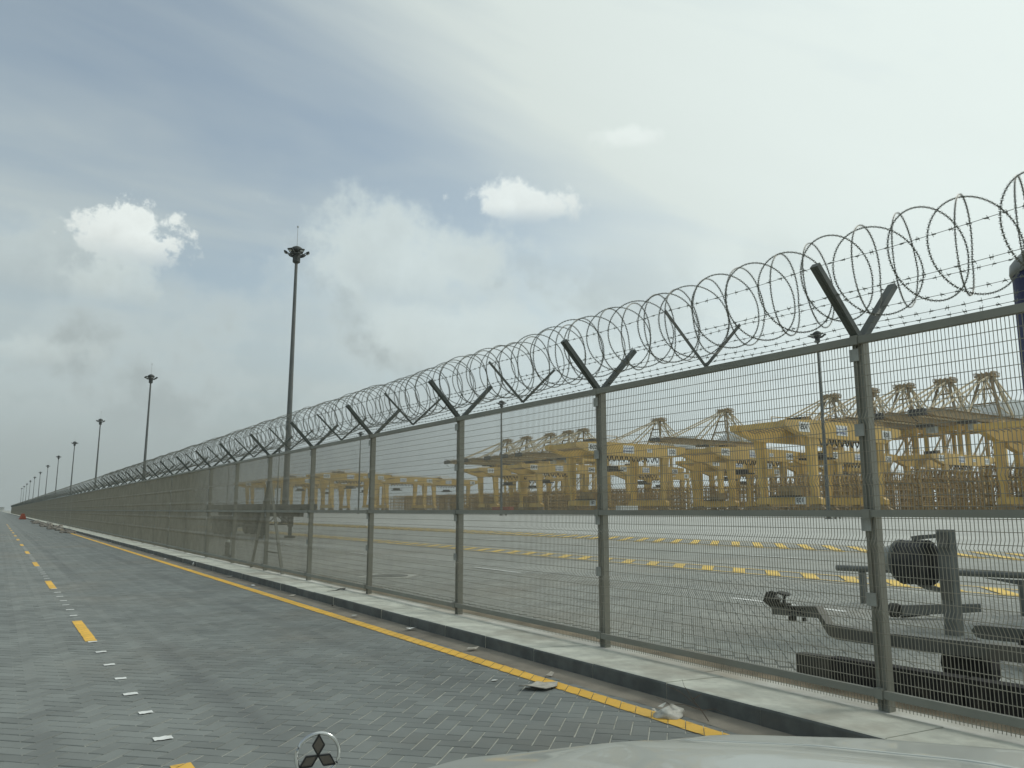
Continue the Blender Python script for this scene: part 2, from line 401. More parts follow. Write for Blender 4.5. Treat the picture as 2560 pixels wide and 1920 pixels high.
# gutter dust along the kerb, uneven edge
m = MB(); n0 = 0; ys = [-6+.12*i for i in range(int(90/.12))]
edge = [4.185+.02*math.sin(y*1.7)+.03*math.sin(y*.43+1)+random.uniform(-.012, .012) for y in ys]
for i in range(len(ys)-1):
    y, y2 = ys[i], ys[i+1]
    m.quad((edge[i], y, .0006), (4.33, y, .005), (4.33, y2, .005), (edge[i+1], y2, .0006))
    m.quad((4.33, y, .005), (KX+.004, y, .008), (KX+.004, y2, .008), (4.33, y2, .005))
tag(m.build('gutter', M['dust']), kind='structure')
# kerb stones
kerb = tag(empty('kerb', (0, 0, 0)), kind='structure')
def stone_mesh(L):
    m = MB(); g_ = .006; w = .64
    prof = [(0, -.12), (0, .112), (.006, .126), (.020, .131), (w, .104), (w, -.12)]
    m.prism([(p[0], p[1]) for p in prof], 'y', g_/2, L-g_/2)
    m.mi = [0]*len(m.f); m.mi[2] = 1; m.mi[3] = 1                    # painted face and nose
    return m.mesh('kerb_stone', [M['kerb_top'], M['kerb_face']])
ks = stone_mesh(.9)
for i in range(78):
    y = 4.65-.9*9+.9*i
    place('kerb_stone', ks, kerb, (KX+random.uniform(-.004, .004), y, random.uniform(-.004, .003)), (0, random.uniform(-.004, .004), random.uniform(-.003, .003)))
m = MB(); m.box(KX+.012, KX+.57, -4, 66.6, -.12, .09); m.build('joint_fill', M['chassis_dk'], kerb)
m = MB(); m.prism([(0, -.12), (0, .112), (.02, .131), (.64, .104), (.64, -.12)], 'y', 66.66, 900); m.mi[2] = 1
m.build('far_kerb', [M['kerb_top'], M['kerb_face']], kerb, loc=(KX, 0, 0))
# fence footing strip, sand verge, yard
foot = tag(empty('fence_footing', (0, 0, 0)), kind='structure')
fm = MB(); fm.box(0, .25, .004, 2.996, -.15, .092); fms = fm.mesh('footing_slab', M['footing'])
for i in range(24): place('footing_slab', fms, foot, (5.112, 1.9-6+3*i, random.uniform(-.004, .003)))
m = MB(); m.box(5.112, 5.36, 68, 900, -.15, .09); m.build('far_footing', M['footing'], foot)
m = MB(); random.seed(3)
ys = [-20+.35*i for i in range(300)]
vw = [(5.52+.07*math.sin(y*.5)+random.uniform(-.06, .06)) for y in ys]
for i in range(len(ys)-1):
    y, y2 = ys[i], ys[i+1]
    m.quad((5.34, y, .078), (vw[i], y, .092), (vw[i+1], y2, .092), (5.34, y2, .078))
    m.quad((vw[i], y, .092), (vw[i]+.3, y, YZ-.002), (vw[i+1]+.3, y2, YZ-.002), (vw[i+1], y2, .092))
tag(m.build('sand_verge', M['sand']), kind='structure')
yard = tag(empty('yard_pavement', (0, 0, 0)), kind='structure')
m = MB(); m.quad((5.0, -400, YZ-.007), (1400, -400, YZ-.007), (1400, 1500, YZ-.007), (5.0, 1500, YZ-.007))
def yard_material():
    mt = material('yard_paving', (.33, .338, .308), .85, 0, .14, .35, SAND, .30, .0, 130, coord='World')
    t = mt.node_tree; h = NG(t); b = t.nodes['Principled BSDF']; old = b.inputs['Base Color'].links[0].from_socket
    pos = h.n('ShaderNodeNewGeometry').outputs['Position']
    mp = h.n('ShaderNodeMapping'); h.put(mp.inputs[0], pos); mp.inputs['Rotation'].default_value = (0, 0, R(45))
    br = h.n('ShaderNodeTexBrick'); h.put(br.inputs[0], mp.outputs[0]); br.inputs['Scale'].default_value = 1.0
    br.inputs['Brick Width'].default_value = .2; br.inputs['Row Height'].default_value = .1; br.inputs['Mortar Size'].default_value = .004
    br.inputs['Color1'].default_value = (.82, .82, .82, 1); br.inputs['Color2'].default_value = (1.12, 1.12, 1.12, 1); br.inputs['Mortar'].default_value = (1.35, 1.3, 1.15, 1)
    h.put(b.inputs['Base Color'], h.mix(.75, old, br.outputs[0], 'MULTIPLY')); return mt
M['yard'] = yard_material()
m.build('paving_sheet', M['yard'], yard)
M['pale'] = material('pale_concrete', (.47, .475, .435), .9, 0, .10, .12, (.36, .35, .31), .4, coord='World')
m = MB(); m.quad((28.2, -200, YZ-.001), (1300, -200, YZ-.001), (1300, 1500, YZ-.001), (28.2, 1500, YZ-.001)); m.build('pale_apron', M['pale'], yard)
yb = herringbone(6.0, 13.2, 2.4, 19, lambda x, y: in_view(x, y, YZ, 60) and x*.9+y < 24)
field(yb, 'yard_paver_field', M['paver_yard'], yard, YZ+.003)
def mark(name, mat, pts, z=YZ+.0075): m = MB(); m.quad(*[(p[0], p[1], z) for p in pts]); return m.build(name, mat, yard)
def rect(x0, x1, y0, y1): return [(x0, y0), (x1, y0), (x1, y1), (x0, y1)]
for X, ph in ((9.8, 14.7), (19.4, 14.6), (33.5, 11.0), (41.0, 14.0)):
    for k in range(-2, 9):
        y0 = ph+8*k
        if y0 > 2: mark('lane_dash', M['white'], rect(X-.06, X+.06, y0, y0+2.0))
for X in (13.85, 14.95): mark('zone_edge_line', M['yyard'], rect(X-.05, X+.05, 1, 120))
for k in range(110): mark('zone_block', M['yyard'], [(13.93, 2.5+.945*k), (13.93, 2.86+.945*k), (14.87, 3.68+.945*k), (14.87, 3.32+.945*k)])
for X in (23.75, 27.3): mark('hatch_edge_line', M['yyard'], rect(X-.05, X+.05, 3, 180))
for k in range(80):
    y0 = 6.1+1.12*k
    mark('hatch_stripe', M['yyard'], [(23.85, y0), (23.85, y0+.42), (27.2, y0+3.35), (27.2, y0+2.93)])
for X in (52, 58, 66): mark('far_lane_line', M['white'], rect(X-.08, X+.08, 5, 260))
# inspection cover with pale concrete collar
ic = empty('inspection_cover', (6.98, 15.4, YZ+.006), 'dark round inspection cover in a pale square collar in the yard paving', 'manhole')
m = MB(); m.prism([(.75, 0), (0, .75), (-.75, 0), (0, -.75)], 'z', 0, .008); m.build('collar', M['footing'], ic)
m = MB(); m.lathe([(.40, .008), (.40, .014), (.36, .016)], 24); m.build('cover', M['chassis'], ic)

# ------------------------------------------------------------------ the perimeter fence
FX = 5.235; PY0 = 3.314; NB = 132                                    # post line, first post, number of bays
fence = empty('perimeter_fence', (0, 0, 0), 'long grey welded mesh fence with outward and inward arms along the kerb', 'fence')
# wire mesh of one bay (local y 0..3), folded for stiffness at four heights
FOLDS = (2.10, 1.66, 1.21, .75); ZT, ZB = 2.66, .115
def mesh_panel(detail=True):
    m = MB(); XM = 5.192
    zs = [ZB]
    for zc in sorted(FOLDS): zs += [(zc-.055), zc, (zc+.055)]
    zs.append(ZT)
    prof = [(XM, z) for z in zs]; prof = [(XM-.034 if any(abs(z-zc) < 1e-6 for zc in FOLDS) else XM, z) for z in zs]
    n = 119; w = .0027
    for i in range(n+1):
        y = .013+2.974*i/n
        k0 = len(m.v)
        for x, z in prof: m.v += [(x-w, y, z), (x+w*.6, y-w, z), (x+w*.6, y+w, z)]
        for j in range(len(prof)-1):
            for a, b in ((0, 1), (1, 2), (2, 0)):
                m.f.append((k0+3*j+a, k0+3*j+b, k0+3*j+3+b, k0+3*j+3+a)); m.mi.append(0)
    z = ZB+.02
    while z < ZT:
        x = XM
        for zc in FOLDS: x = min(x, XM-.034*max(0, 1-abs(z-zc)/.055))
        m.bar((x+.004, .004, z), (x+.004, 2.996, z), .0043, .0043)
        z += .0785
    return m.mesh('wire_mesh', M['wire'])
me_mesh = mesh_panel()
def box_mesh(name, mat, *a):
    m = MB(); m.box(*a); return m.mesh(name, mat)
me_top = box_mesh('top_rail', M['fence'], 5.152, 5.186, .030, 2.97, 2.648, 2.702)
me_mid = box_mesh('middle_rail', M['fence'], 5.152, 5.186, .030, 2.97, 1.396, 1.446)
me_bot = box_mesh('bottom_rail', M['fence'], 5.152, 5.186, .030, 2.97, .185, .237)
def post_mesh():
    m = MB(); hw = .041
    # channel-like section with a recessed strip on the road side
    m.prism([(5.200, -hw), (5.272, -hw), (5.272, hw), (5.200, hw), (5.200, .016), (5.210, .013), (5.210, -.013), (5.200, -.016)], 'z', .05, 2.70)
    m.box(5.205, 5.268, -.036, .036, 2.70, 2.712)
    return m.mesh('post', M['fence'])
me_post = post_mesh()
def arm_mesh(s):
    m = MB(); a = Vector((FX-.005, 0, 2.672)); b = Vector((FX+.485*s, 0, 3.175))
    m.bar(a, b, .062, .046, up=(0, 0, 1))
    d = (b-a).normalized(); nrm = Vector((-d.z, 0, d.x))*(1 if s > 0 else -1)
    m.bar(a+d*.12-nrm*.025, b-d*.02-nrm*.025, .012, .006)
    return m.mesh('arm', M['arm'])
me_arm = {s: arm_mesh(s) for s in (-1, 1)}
me_clamp = box_mesh('clamp', M['clamp'], 5.182, 5.199, -.012, .062, -.045, .045)
me_brk = box_mesh('rail_bracket', M['fence'], 5.146, 5.197, -.028, .028, -.034, .034)
def vee_mesh():
    m = MB(); v = Vector((FX, 0, 2.735))
    for s in (-1, 1): m.bar(v, (FX+.485*s, 0, 3.185), .006, .030)
    return m.mesh('vee_spreader', M['arm'])
me_vee = vee_mesh()
m = MB()
m.prism([(5.200, -.041), (5.272, -.041), (5.272, .041), (5.200, .041)], 'z', .05, 2.70)
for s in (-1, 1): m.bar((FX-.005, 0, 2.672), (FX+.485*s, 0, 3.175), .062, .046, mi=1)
me_farpost = m.mesh('post', [M['fence'], M['arm']])
for i in range(-2, NB):
    y = PY0+3*i
    jit = random.uniform(-.006, .006)
    if i <= 45:
        p = place('post', me_post, fence, (jit, y, 0))
        for s in (-1, 1): place('arm', me_arm[s], p)
        if i <= 14:
            for zc in (2.57, 2.02, 1.345, .83): place('clamp', me_clamp, p, (0, 0, zc))
            for zc in (2.675, 1.421, .211): place('rail_bracket', me_brk, p, (0, 0, zc))
    else: p = place('post', me_farpost, fence, (jit, y, 0))
    b = place('wire_mesh', me_mesh, fence, (jit, y, 0))
    place('top_rail', me_top, fence, (0, y, random.uniform(-.004, .004))); place('middle_rail', me_mid, fence, (0, y, random.uniform(-.004, .004)))
    if i < 70: place('bottom_rail', me_bot, fence, (0, y, random.uniform(-.004, .004)))
    if i < 70: place('vee_spreader', me_vee, fence, (random.uniform(-.01, .01), y+1.5+random.uniform(-.03, .03), random.uniform(-.012, .012)))
# raking braces and a low tie at the sixth post
for dy in (1.22, -1.28):
    m = MB(); m.bar((FX+.01, PY0+15+.04*(1 if dy > 0 else -1), 2.12), (FX+.01, PY0+15+dy, .06), .055, .055, up=(1, 0, 0)); m.build('brace', M['fence'], fence)
m = MB(); m.bar((FX+.012, PY0+15-.03, .52), (FX+.012, PY0+15-.98, .52), .03, .03, up=(1, 0, 0)); m.build('tie_bar', M['fence'], fence)
# barbed strands carried by the arms
def strand(x, z, k):
    m = MB(); y_end = PY0+3*(NB-1); y = -3.0; pts = []
    while y <= 60:
        t = (y-PY0) % 1.5/1.5; sag = -.016*4*t*(1-t)
        pts.append((x+random.uniform(-.003, .003), y, z+sag)); y += .25
    pts += [(x, yy, z-.01) for yy in (80, 120, 200, y_end)]
    m.tube(pts, .0024, 3, cap=False)
    y = -2.0+.03*k
    while y < 34:
        t = (y-PY0) % 1.5/1.5; zz = z-.016*4*t*(1-t); c = Vector((x, y, zz))
        m.bar(c+Vector((0, -.012, 0)), c+Vector((0, .012, 0)), .008, .008)
        for q in range(2):
            a = random.uniform(0, math.pi); d = Vector((math.cos(a), random.uniform(-.5, .5), math.sin(a))).normalized()*.019
            o = Vector((0, .008*(2*q-1), 0)); m.bar(c+o-d, c+o+d, .0024, .0024)
        y += .105
    return m.build('barbed_strand', M['razor'], fence)
k = 0
for s in (-1, 1):
    for f in (.16, .56, .93):
        strand(FX+.485*s*f+.02*s, 2.672+.503*f+.028, k); k += 1
# razor wire coil laid in the arms
coil = empty('razor_wire_coil', (0, 0, 0), 'coil of spiky concertina razor wire lying in the arms on top of the fence', 'razor wire')
CR, CZ, CP = .336, 3.195, .36
def loop_mesh(tilt, seg, r, barbs, lean):
    m = MB(); pts = []
    for i in range(seg):
        a = 2*math.pi*i/seg
        pts.append(Vector((CR*math.cos(a), .05*math.sin(a/2)*lean, CR*math.sin(a))))
    mat = Matrix.Rotation(tilt, 4, 'Z'); pts = [mat @ p for p in pts]
    m.tube(pts, r, 3, closed=True)
    if barbs:
        nb = 58
        for i in range(nb):
            a = 2*math.pi*(i+.5)/nb; p = mat @ Vector((CR*math.cos(a), .05*math.sin(a/2)*lean, CR*math.sin(a)))
            t = (mat @ Vector((-math.sin(a), 0, math.cos(a)))).normalized(); nrm = (mat @ Vector((math.cos(a), 0, math.sin(a)))).normalized(); bn = t.cross(nrm)
            for q in (nrm*.8+bn*.6, nrm*.6-bn*.8):
                L, w = .0145, .0130
                m.quad(p-t*L-q*w, p-t*.003, p-t*L+q*w); m.quad(p+t*L-q*w, p+t*L+q*w, p+t*.003)
                m.quad(p-t*.006-q*.005, p+t*.006-q*.005, p+t*.006+q*.005, p-t*.006+q*.005)
    return m.mesh('loop', M['razor'])
loops = {0: [loop_mesh(R(19), 44, .0019, True, 1), loop_mesh(R(15), 44, .0019, True, -1)], 1: [loop_mesh(R(-19), 44, .0019, True, -1), loop_mesh(R(-23), 44, .0019, True, 1)]}
y = 2.18-CP*12; nl = 0; far = MB(); far.smooth = False
LIM = PY0+3*(NB-1)
while y < LIM:
    for ty, dy in ((0, 0), (1, .235)):
        yy = y+dy+random.uniform(-.02, .02); dx, dzz = random.uniform(-.014, .014), random.uniform(-.018, .012)
        drop = -.02*math.sin((yy-PY0)/3*math.pi)**2
        if nl < 300:
            place('loop', random.choice(loops[ty]), coil, (FX+dx, yy, CZ+dzz+drop), (random.uniform(-.04, .04), random.uniform(-.12, .12), random.uniform(-.07, .07))); nl += 1
        else:
            tl = R(19 if ty == 0 else -19)+random.uniform(-.07, .07); sg = 22 if yy < 130 else 12
            pts = [(FX+dx+CR*math.cos(a)*math.cos(tl), yy+CR*math.cos(a)*math.sin(tl), CZ+dzz+drop+CR*math.sin(a)) for a in (2*math.pi*q/sg for q in range(sg))]
            far.tube(pts, .0031, 3, closed=True)
    y += CP if y < 150 else CP*1.5
tag(far.build('far_loops', M['razor'], coil), kind='stuff')

# ------------------------------------------------------------------ floodlight masts
def build_mast(H=30.0):
    root = empty('floodlight_mast', (0, 0, YZ))
    m = MB(); m.lathe([(.62, 0), (.62, .05)], 12); 
    for k in range(8):
        a = 2*math.pi*k/8; m.box(.52*math.cos(a)-.04, .52*math.cos(a)+.04, .52*math.sin(a)-.04, .52*math.sin(a)+.04, .05, .16)
    m.build('base_flange', M['mast'], root)
    m = MB(); m.lathe([(.37, .05), (.37, .4), (.34, 2.0), (.31, 6), (.27, 12), (.225, 18), (.185, 24), (.155, H-.9)], 12); m.build('pole', M['mast'], root)
    m = MB(); m.box(-.13, .13, -.39, -.33, .8, 1.7); m.build('access_door', M['chassis'], root)
    m = MB(); m.lathe([(.20, H-1.9), (.42, H-1.75), (.42, H-.95), (.24, H-.85)], 8); m.build('headframe_drum', M['lamp'], root)
    m = MB(); m.lathe([(.62, H-.62), (.72, H-.5), (.70, H-.30), (.48, H-.08), (.20, H+.06), (.05, H+.08)], 16); m.build('dome', M['lamp'], root, smooth=True)
    m = MB(); pts = [(.82*math.cos(a), .82*math.sin(a), H-.95) for a in (2*math.pi*q/20 for q in range(20))]; m.tube(pts, .07, 6, closed=True)
    for q in range(6):
        a = 2*math.pi*(q+.5)/6; m.bar((.18*math.cos(a), .18*math.sin(a), H-.8), (.82*math.cos(a), .82*math.sin(a), H-.95), .09, .07)
    m.build('lamp_ring', M['lamp'], root)
    for q in range(6):
        a = 2*math.pi*(q+.3)/6; cx, cy = math.cos(a), math.sin(a)
        m = MB(); st = len(m.v)
        # open yoke frame reaching out and up, with the lamp body slung inside
        m.bar((0, -.33, 0), (0, .33, 0), .10, .10); m.bar((.72, -.36, 0), (.72, .36, 0), .09, .09)
        for s in (-1, 1): m.bar((0, .34*s, 0), (.75, .34*s, 0), .07, .10)
        m.hexa([(.40, -.27, -.16), (.66, -.27, -.16), (.66, .27, -.16), (.40, .27, -.16)], [(.36, -.30, .12), (.70, -.30, .12), (.70, .30, .12), (.36, .30, .12)])
        mt = Matrix.Translation((.78*cx, .78*cy, H-.88)) @ Matrix.Rotation(a, 4, 'Z') @ Matrix.Rotation(R(-30), 4, 'Y') @ Matrix.Diagonal((.85, .78, .85, 1)); m.move(st, mt)
        lp = m.build('floodlight', M['lamp'], root)
        g_ = MB(); g_.box(.43, .63, -.23, .23, -.175, -.163); g_.move(0, mt); g_.build('lens', M['lampglass'], lp)
    m = MB(); m.tube([(0, 0, H), (0, 0, H+2.3)], .022, 5); m.build('lightning_rod', M['clamp'], root)
    m = MB(); m.lathe([(.02, H+2.2), (.09, H+2.28), (.09, H+2.36), (.02, H+2.44)], 8); m.build('rod_ball', M['clamp'], root)
    return root
mast0 = build_mast()
ordn = ['first', 'second', 'third', 'fourth', 'fifth', 'sixth', 'seventh', 'eighth', 'ninth', 'tenth', 'eleventh', 'twelfth', 'thirteenth', 'fourteenth', 'fifteenth', 'sixteenth']
left_y = [82+98*k for k in range(3)]+[377, 480, 585, 690, 795, 900, 1005, 1110, 1215]
for k, y in enumerate(left_y):
    o = mast0 if k == 0 else copy_tree(mast0)
    o.location = (25.2, y, YZ); o.rotation_euler = (0, 0, R((20, 75, 10, 50)[k % 4]))
    lab = 'tallest dark floodlight mast, left of the picture centre, rising behind the fence' if k == 0 else '%s floodlight mast from the right in the row of masts at the left' % ordn[k]
    tag(o, lab, 'light mast', 'floodlight masts in the row near the fence')
for k, (x, y) in enumerate([(109, 76.5), (109.5, 173), (110.5, 272), (111, 374), (112, 476)]):
    o = copy_tree(mast0); o.location = (x, y, YZ); o.rotation_euler = (0, 0, R((35, 80, 5, 60, 20)[k]))
    tag(o, ('floodlight mast standing in front of the nearest yellow yard crane' if k == 0 else '%s floodlight mast from the right among those seen through the fence mesh' % ordn[k]), 'light mast', 'floodlight masts out in the yard')
    # steel guard posts round the foot
    for dx, dy in ((-1.5, -.9), (1.2, -1.6)):
        if k < 2:
            b = MB(); b.lathe([(.12, 0), (.12, 1.0), (.06, 1.08)], 10); b.build('guard_post', M['chassis_dk'], o, loc=(dx, dy, 0))

# ------------------------------------------------------------------ yard gantry cranes
GL = 54.0; GA = 17.0                                                 # girder length, distance between the two girders
def sign_board(parent, x, y, z, w=5.2, h=2.9):
    m = MB(); m.box(x-w/2, x+w/2, y-.10, y-.03, z-h/2, z+h/2); b = m.build('sign_board', M['plate'], parent)
    place('lettering', text_mesh('DP WORLD', .92, M['blue_ink'], .02), b, (x-.25, y-.125, z-.72), (R(90), 0, 0))
    m = MB()
    for i, hh in enumerate((.55, .25, .62, .2, .3, .66, .25, .6)):   # cursive upper line
        xx = x-w*.38+i*.48; m.box(xx, xx+.12, y-.13, y-.101, z+.28, z+.28+hh)
    m.box(x-w*.40, x+w*.30, y-.13, y-.101, z+.20, z+.32)
    m.build('script_line', M['blue_ink'], b)
    m = MB(); pts = [(x+w*.38+.34*math.cos(a), y-.12, z+.62+.34*math.sin(a)) for a in (2*math.pi*q/12 for q in range(12))]; m.tube(pts, .07, 4, closed=True); m.build('emblem', M['blue_ink'], b)
def code_plate(parent, code, x, y, z, size=1.75, side=False, blur=False):
    w, h = size*2.1, size*1.25
    m = MB()
    if side: m.box(x-.09, x-.03, y-w/2, y+w/2, z-h/2, z+h/2)
    else: m.box(x-w/2, x+w/2, y-.09, y-.03, z-h/2, z+h/2)
    p = m.build('code_plate', M['plate'], parent)
    if code:
        place('lettering', text_mesh(code, size, M['ink'], .02), p, (x-.115, y, z) if side else (x, y-.115, z), (R(90), 0, R(-90)) if side else (R(90), 0, 0))
    else:
        m = MB()
        for q in (-.28, 0, .28): m.box(x+q*w-.10*size, x+q*w+.10*size, y-.11, y-.092, z-.3*h, z+.3*h)
        m.build('worn_code', M['ink'], p)
def yard_crane(X0, YA, code, sill_code, detail, label, trol=20.0):
    root = empty('yard_gantry_crane', (X0, YA, YZ), label, 'gantry crane', 'yellow gantry cranes in the container yard')
    Y0, Yb = 0.0, GA
    zt, zb = 25.9, 21.1
    prof = [(0, zt-.7), (0, zt-2.2), (9.5, zb-.15), (14, zb-.15), (16, zb), (40, zb), (42, zb-.15), (46, zb-.15), (GL, zt-2.2), (GL, zt-.5), (GL-9, zt), (11, zt)]
    # camera-side end nose droops: tapered underside from tip to leg
    gm = []
    for yy in (Y0, Yb):
        m = MB(); m.prism(prof, 'y', yy-1.05, yy+1.05); gi = m.build('main_girder', M['crane'], root); gm.append(gi)
        m = MB()
        for s in (-1.0, 1.0):
            for hz in (.55, 1.1): m.tube([(10, yy+s, zt+hz), (45, yy+s, zt+hz)], .035, 4)
            for q in range(15): m.bar((10+2.5*q, yy+s, zt), (10+2.5*q, yy+s, zt+1.1), .05, .05)
        m.build('handrail', M['crane'], gi)
    for xx in (1.2, GL-2.2):
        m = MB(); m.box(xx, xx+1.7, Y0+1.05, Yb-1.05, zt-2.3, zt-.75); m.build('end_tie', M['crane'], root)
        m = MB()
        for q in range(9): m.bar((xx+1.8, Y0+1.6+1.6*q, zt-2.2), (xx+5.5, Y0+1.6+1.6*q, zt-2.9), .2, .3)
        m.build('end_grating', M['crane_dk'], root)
    for lx, sgn in ((11.5, 1), (43.5, -1)):
        for yy in (Y0, Yb):
            w1, w0, h1, h0 = 3.3, 1.9, 1.75, 1.3
            lean = .9*sgn
            a = [(lx-w0/2+lean, yy-h0/2, 4.9), (lx+w0/2+lean, yy-h0/2, 4.9), (lx+w0/2+lean, yy+h0/2, 4.9), (lx-w0/2+lean, yy+h0/2, 4.9)]
            b = [(lx-w1/2, yy-h1/2, zb), (lx+w1/2, yy-h1/2, zb), (lx+w1/2, yy+h1/2, zb), (lx-w1/2, yy+h1/2, zb)]
            m = MB(); m.hexa(a, b); lg = m.build('leg', M['crane'], root)
            if detail:
                m = MB()
                for s in (-.25, .25): m.bar((lx+sgn*.3+s, yy-.95, 5), (lx+s, yy-1.1, zb), .06, .06)
                for q in range(22): m.bar((lx-.25, yy-1.02, 5.4+.7*q), (lx+.25, yy-1.02, 5.4+.7*q), .05, .05)
                m.build('ladder', M['crane_dk'], lg)
        sx = lx+.9*sgn
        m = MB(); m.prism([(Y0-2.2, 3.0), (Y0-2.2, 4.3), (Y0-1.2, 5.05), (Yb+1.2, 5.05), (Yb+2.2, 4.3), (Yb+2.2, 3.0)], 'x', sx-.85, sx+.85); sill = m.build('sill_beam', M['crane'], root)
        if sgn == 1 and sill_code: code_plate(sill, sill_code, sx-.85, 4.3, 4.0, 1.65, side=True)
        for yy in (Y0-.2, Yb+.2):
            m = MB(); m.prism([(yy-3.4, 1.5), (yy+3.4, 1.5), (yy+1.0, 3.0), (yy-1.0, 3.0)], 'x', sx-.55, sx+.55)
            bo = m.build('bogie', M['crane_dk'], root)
            m = MB()
            for q in (-2.6, -.9, .9, 2.6):
                st = len(m.v); m.lathe([(.45, -.22), (.75, -.2), (.75, .2), (.45, .22)], 14); m.move(st, Matrix.Translation((sx, yy+q, .76)) @ Matrix.Rotation(R(90), 4, 'Y'))
            m.build('wheels', M['tyre'], bo)
    if detail:
        m = MB(); m.box(10.4, 13.0, Y0+3.2, Y0+10.5, 5.4, 8.0); m.build('power_house', M['crane_dk'], root)
        m = MB(); m.box(10.2, 13.6, 5.2, 13.4, 5.1, 5.4)
        for q in range(9): m.bar((10.2, 5.2+q, 5.4), (10.2, 5.2+q, 6.4), .06, .06)
        m.tube([(10.2, 5.2, 6.4), (10.2, 13.4, 6.4)], .04, 4); m.build('platform', M['machine'], root)
    # trolley with cab and hoist ropes
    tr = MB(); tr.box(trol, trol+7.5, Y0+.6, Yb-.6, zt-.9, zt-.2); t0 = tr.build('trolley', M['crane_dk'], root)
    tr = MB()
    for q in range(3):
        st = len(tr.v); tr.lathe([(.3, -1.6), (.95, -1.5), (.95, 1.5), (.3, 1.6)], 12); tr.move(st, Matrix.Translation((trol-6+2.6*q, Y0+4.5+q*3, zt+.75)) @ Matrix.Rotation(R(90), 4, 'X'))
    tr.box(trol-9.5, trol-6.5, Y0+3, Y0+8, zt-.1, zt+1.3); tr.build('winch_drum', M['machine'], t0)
    tr = MB()
    for xx in (trol-8, trol+2): 
        tr.bar((xx, Y0+2.5, zt), (xx, Y0+2.5, zt+2.6), .16, .16); tr.bar((xx, Yb-2.5, zt), (xx, Yb-2.5, zt+2.6), .16, .16)
    for yy in (Y0+2.5, Yb-2.5): tr.bar((trol-8, yy, zt+2.5), (trol+2, yy, zt+2.7), .2, .2)
    tr.build('service_gantry', M['crane'], t0)
    tr = MB(); tr.box(trol+1, trol+6.5, Y0+4.2, Y0+12.6, zb-5.2, zb-4.7)
    for xx in (trol+1.4, trol+6.1):
        for yy in (Y0+4.6, Y0+12.2): tr.tube([(xx, yy, zb-4.7), (xx, yy, zt-.8)], .05, 4)
    tr.box(trol+1.6, trol+5.8, Y0+6.5, Y0+10.5, zb-4.7, zb-3.3); tr.build('spreader', M['machine'], t0)
    # festoon cable loops under the camera-side girder
    m = MB()
    for q in range(11 if detail else 8):
        x0 = 14.5+q*2.35; m.tube([(x0, Y0-.75, zb-.05), (x0+.45, Y0-.75, zb-1.5), (x0+.9, Y0-.75, zb-2.0), (x0+1.35, Y0-.75, zb-1.5), (x0+1.8, Y0-.75, zb-.05)], .26, 4)
    m.build('festoon_cable', M['machine'], root)
    m = MB(); m.box(13.5, 42, Y0-1.0, Y0-.55, zb-.25, zb-.02); m.build('festoon_rail', M['crane_dk'], root)
    code_plate(gm[0], code, 7.8, Y0-1.05, 23.7, 2.15)
    code_plate(gm[0], code, 46.5, Y0-1.05, 23.4, 2.15)
    code_plate(gm[0], '' , 35.0, Y0-1.05, 23.5, 1.1)
    sign_board(gm[0], 24.5, Y0-1.05, 23.55)
    return root
E_, D_, C_, B_ = 174.0, 227.5, 279.0, 333.0
cr = [(E_, 134.5, 'E01', 'E01', True, 'large yellow gantry crane marked E01, nearest in the yard, right of centre', 22),
      (E_-4.5, 219.5, 'E02', 'E02', True, 'yellow gantry crane marked E02 behind the second fence post from the right', 20),
      (D_, 94.0, '', '', True, 'yellow gantry crane cut off by the right edge of the picture', 30),
      (D_, 210.0, 'D02', '', True, 'yellow gantry crane marked D02, left of and behind the nearest crane', 24),
      (D_, 340.5, 'D03', '', False, 'yellow gantry crane marked D03 behind the crane marked E02', 18),
      (C_, 198.0, 'C02', '', False, 'yellow gantry crane marked C02 seen under the girder of the nearest crane', 22),
      (C_, 328.5, 'C03', '', False, 'yellow gantry crane marked C03 behind and under the crane marked E02', 26),
      (B_, 183.0, '', '', False, 'far yellow gantry crane with a low girder at the right, under the ship cranes', 20),
      (D_, 384.0, '', '', False, 'yellow gantry crane with worn code at the left end of the dense crane group', 22),
      (E_, 505.0, '', '', False, 'rightmost near-row gantry crane of the far group at the left', 24),
      (D_, 536.0, '', '', False, 'far yellow gantry crane farthest right in the far group, with a pale sign', 20),
      (E_, 592.0, '', '', False, 'middle yellow gantry crane of the far group behind the parked trailer', 18),
      (E_, 700.0, '', '', False, 'leftmost far yellow gantry crane, above the parked trailer', 26),
      (E_, 640.0, '', '', False, 'second gantry crane from the left in the far group', 22),
      (D_, 612.0, '', '', False, 'far gantry crane behind the middle of the far group', 26),
      (D_, 690.0, '', '', False, 'farthest gantry crane behind the left end of the far group', 20),
      (C_, 560.0, '', '', False, 'hazy far gantry crane seen between the far crane group and the racks', 24),
      (C_, 112.0, '', '', False, 'gantry crane behind the one cut off by the right edge', 26),
      (B_, 242.0, '', '', False, 'far gantry crane seen between the legs of the crane marked D02', 22),
      (C_, 262.0, '', '', False, 'gantry crane standing between and behind those marked E02 and D02', 22),
      (B_, 372.0, '', '', False, 'far gantry crane behind the crane marked C03', 28),
      (C_, 430.0, '', '', False, 'far gantry crane just right of the dense group left end, below the ship cranes', 20),
      (B_, 300.0, '', '', False, 'far gantry crane standing just below the ship cranes near the picture centre right', 24)]
for a in cr: yard_crane(*a[:6], trol=a[6])

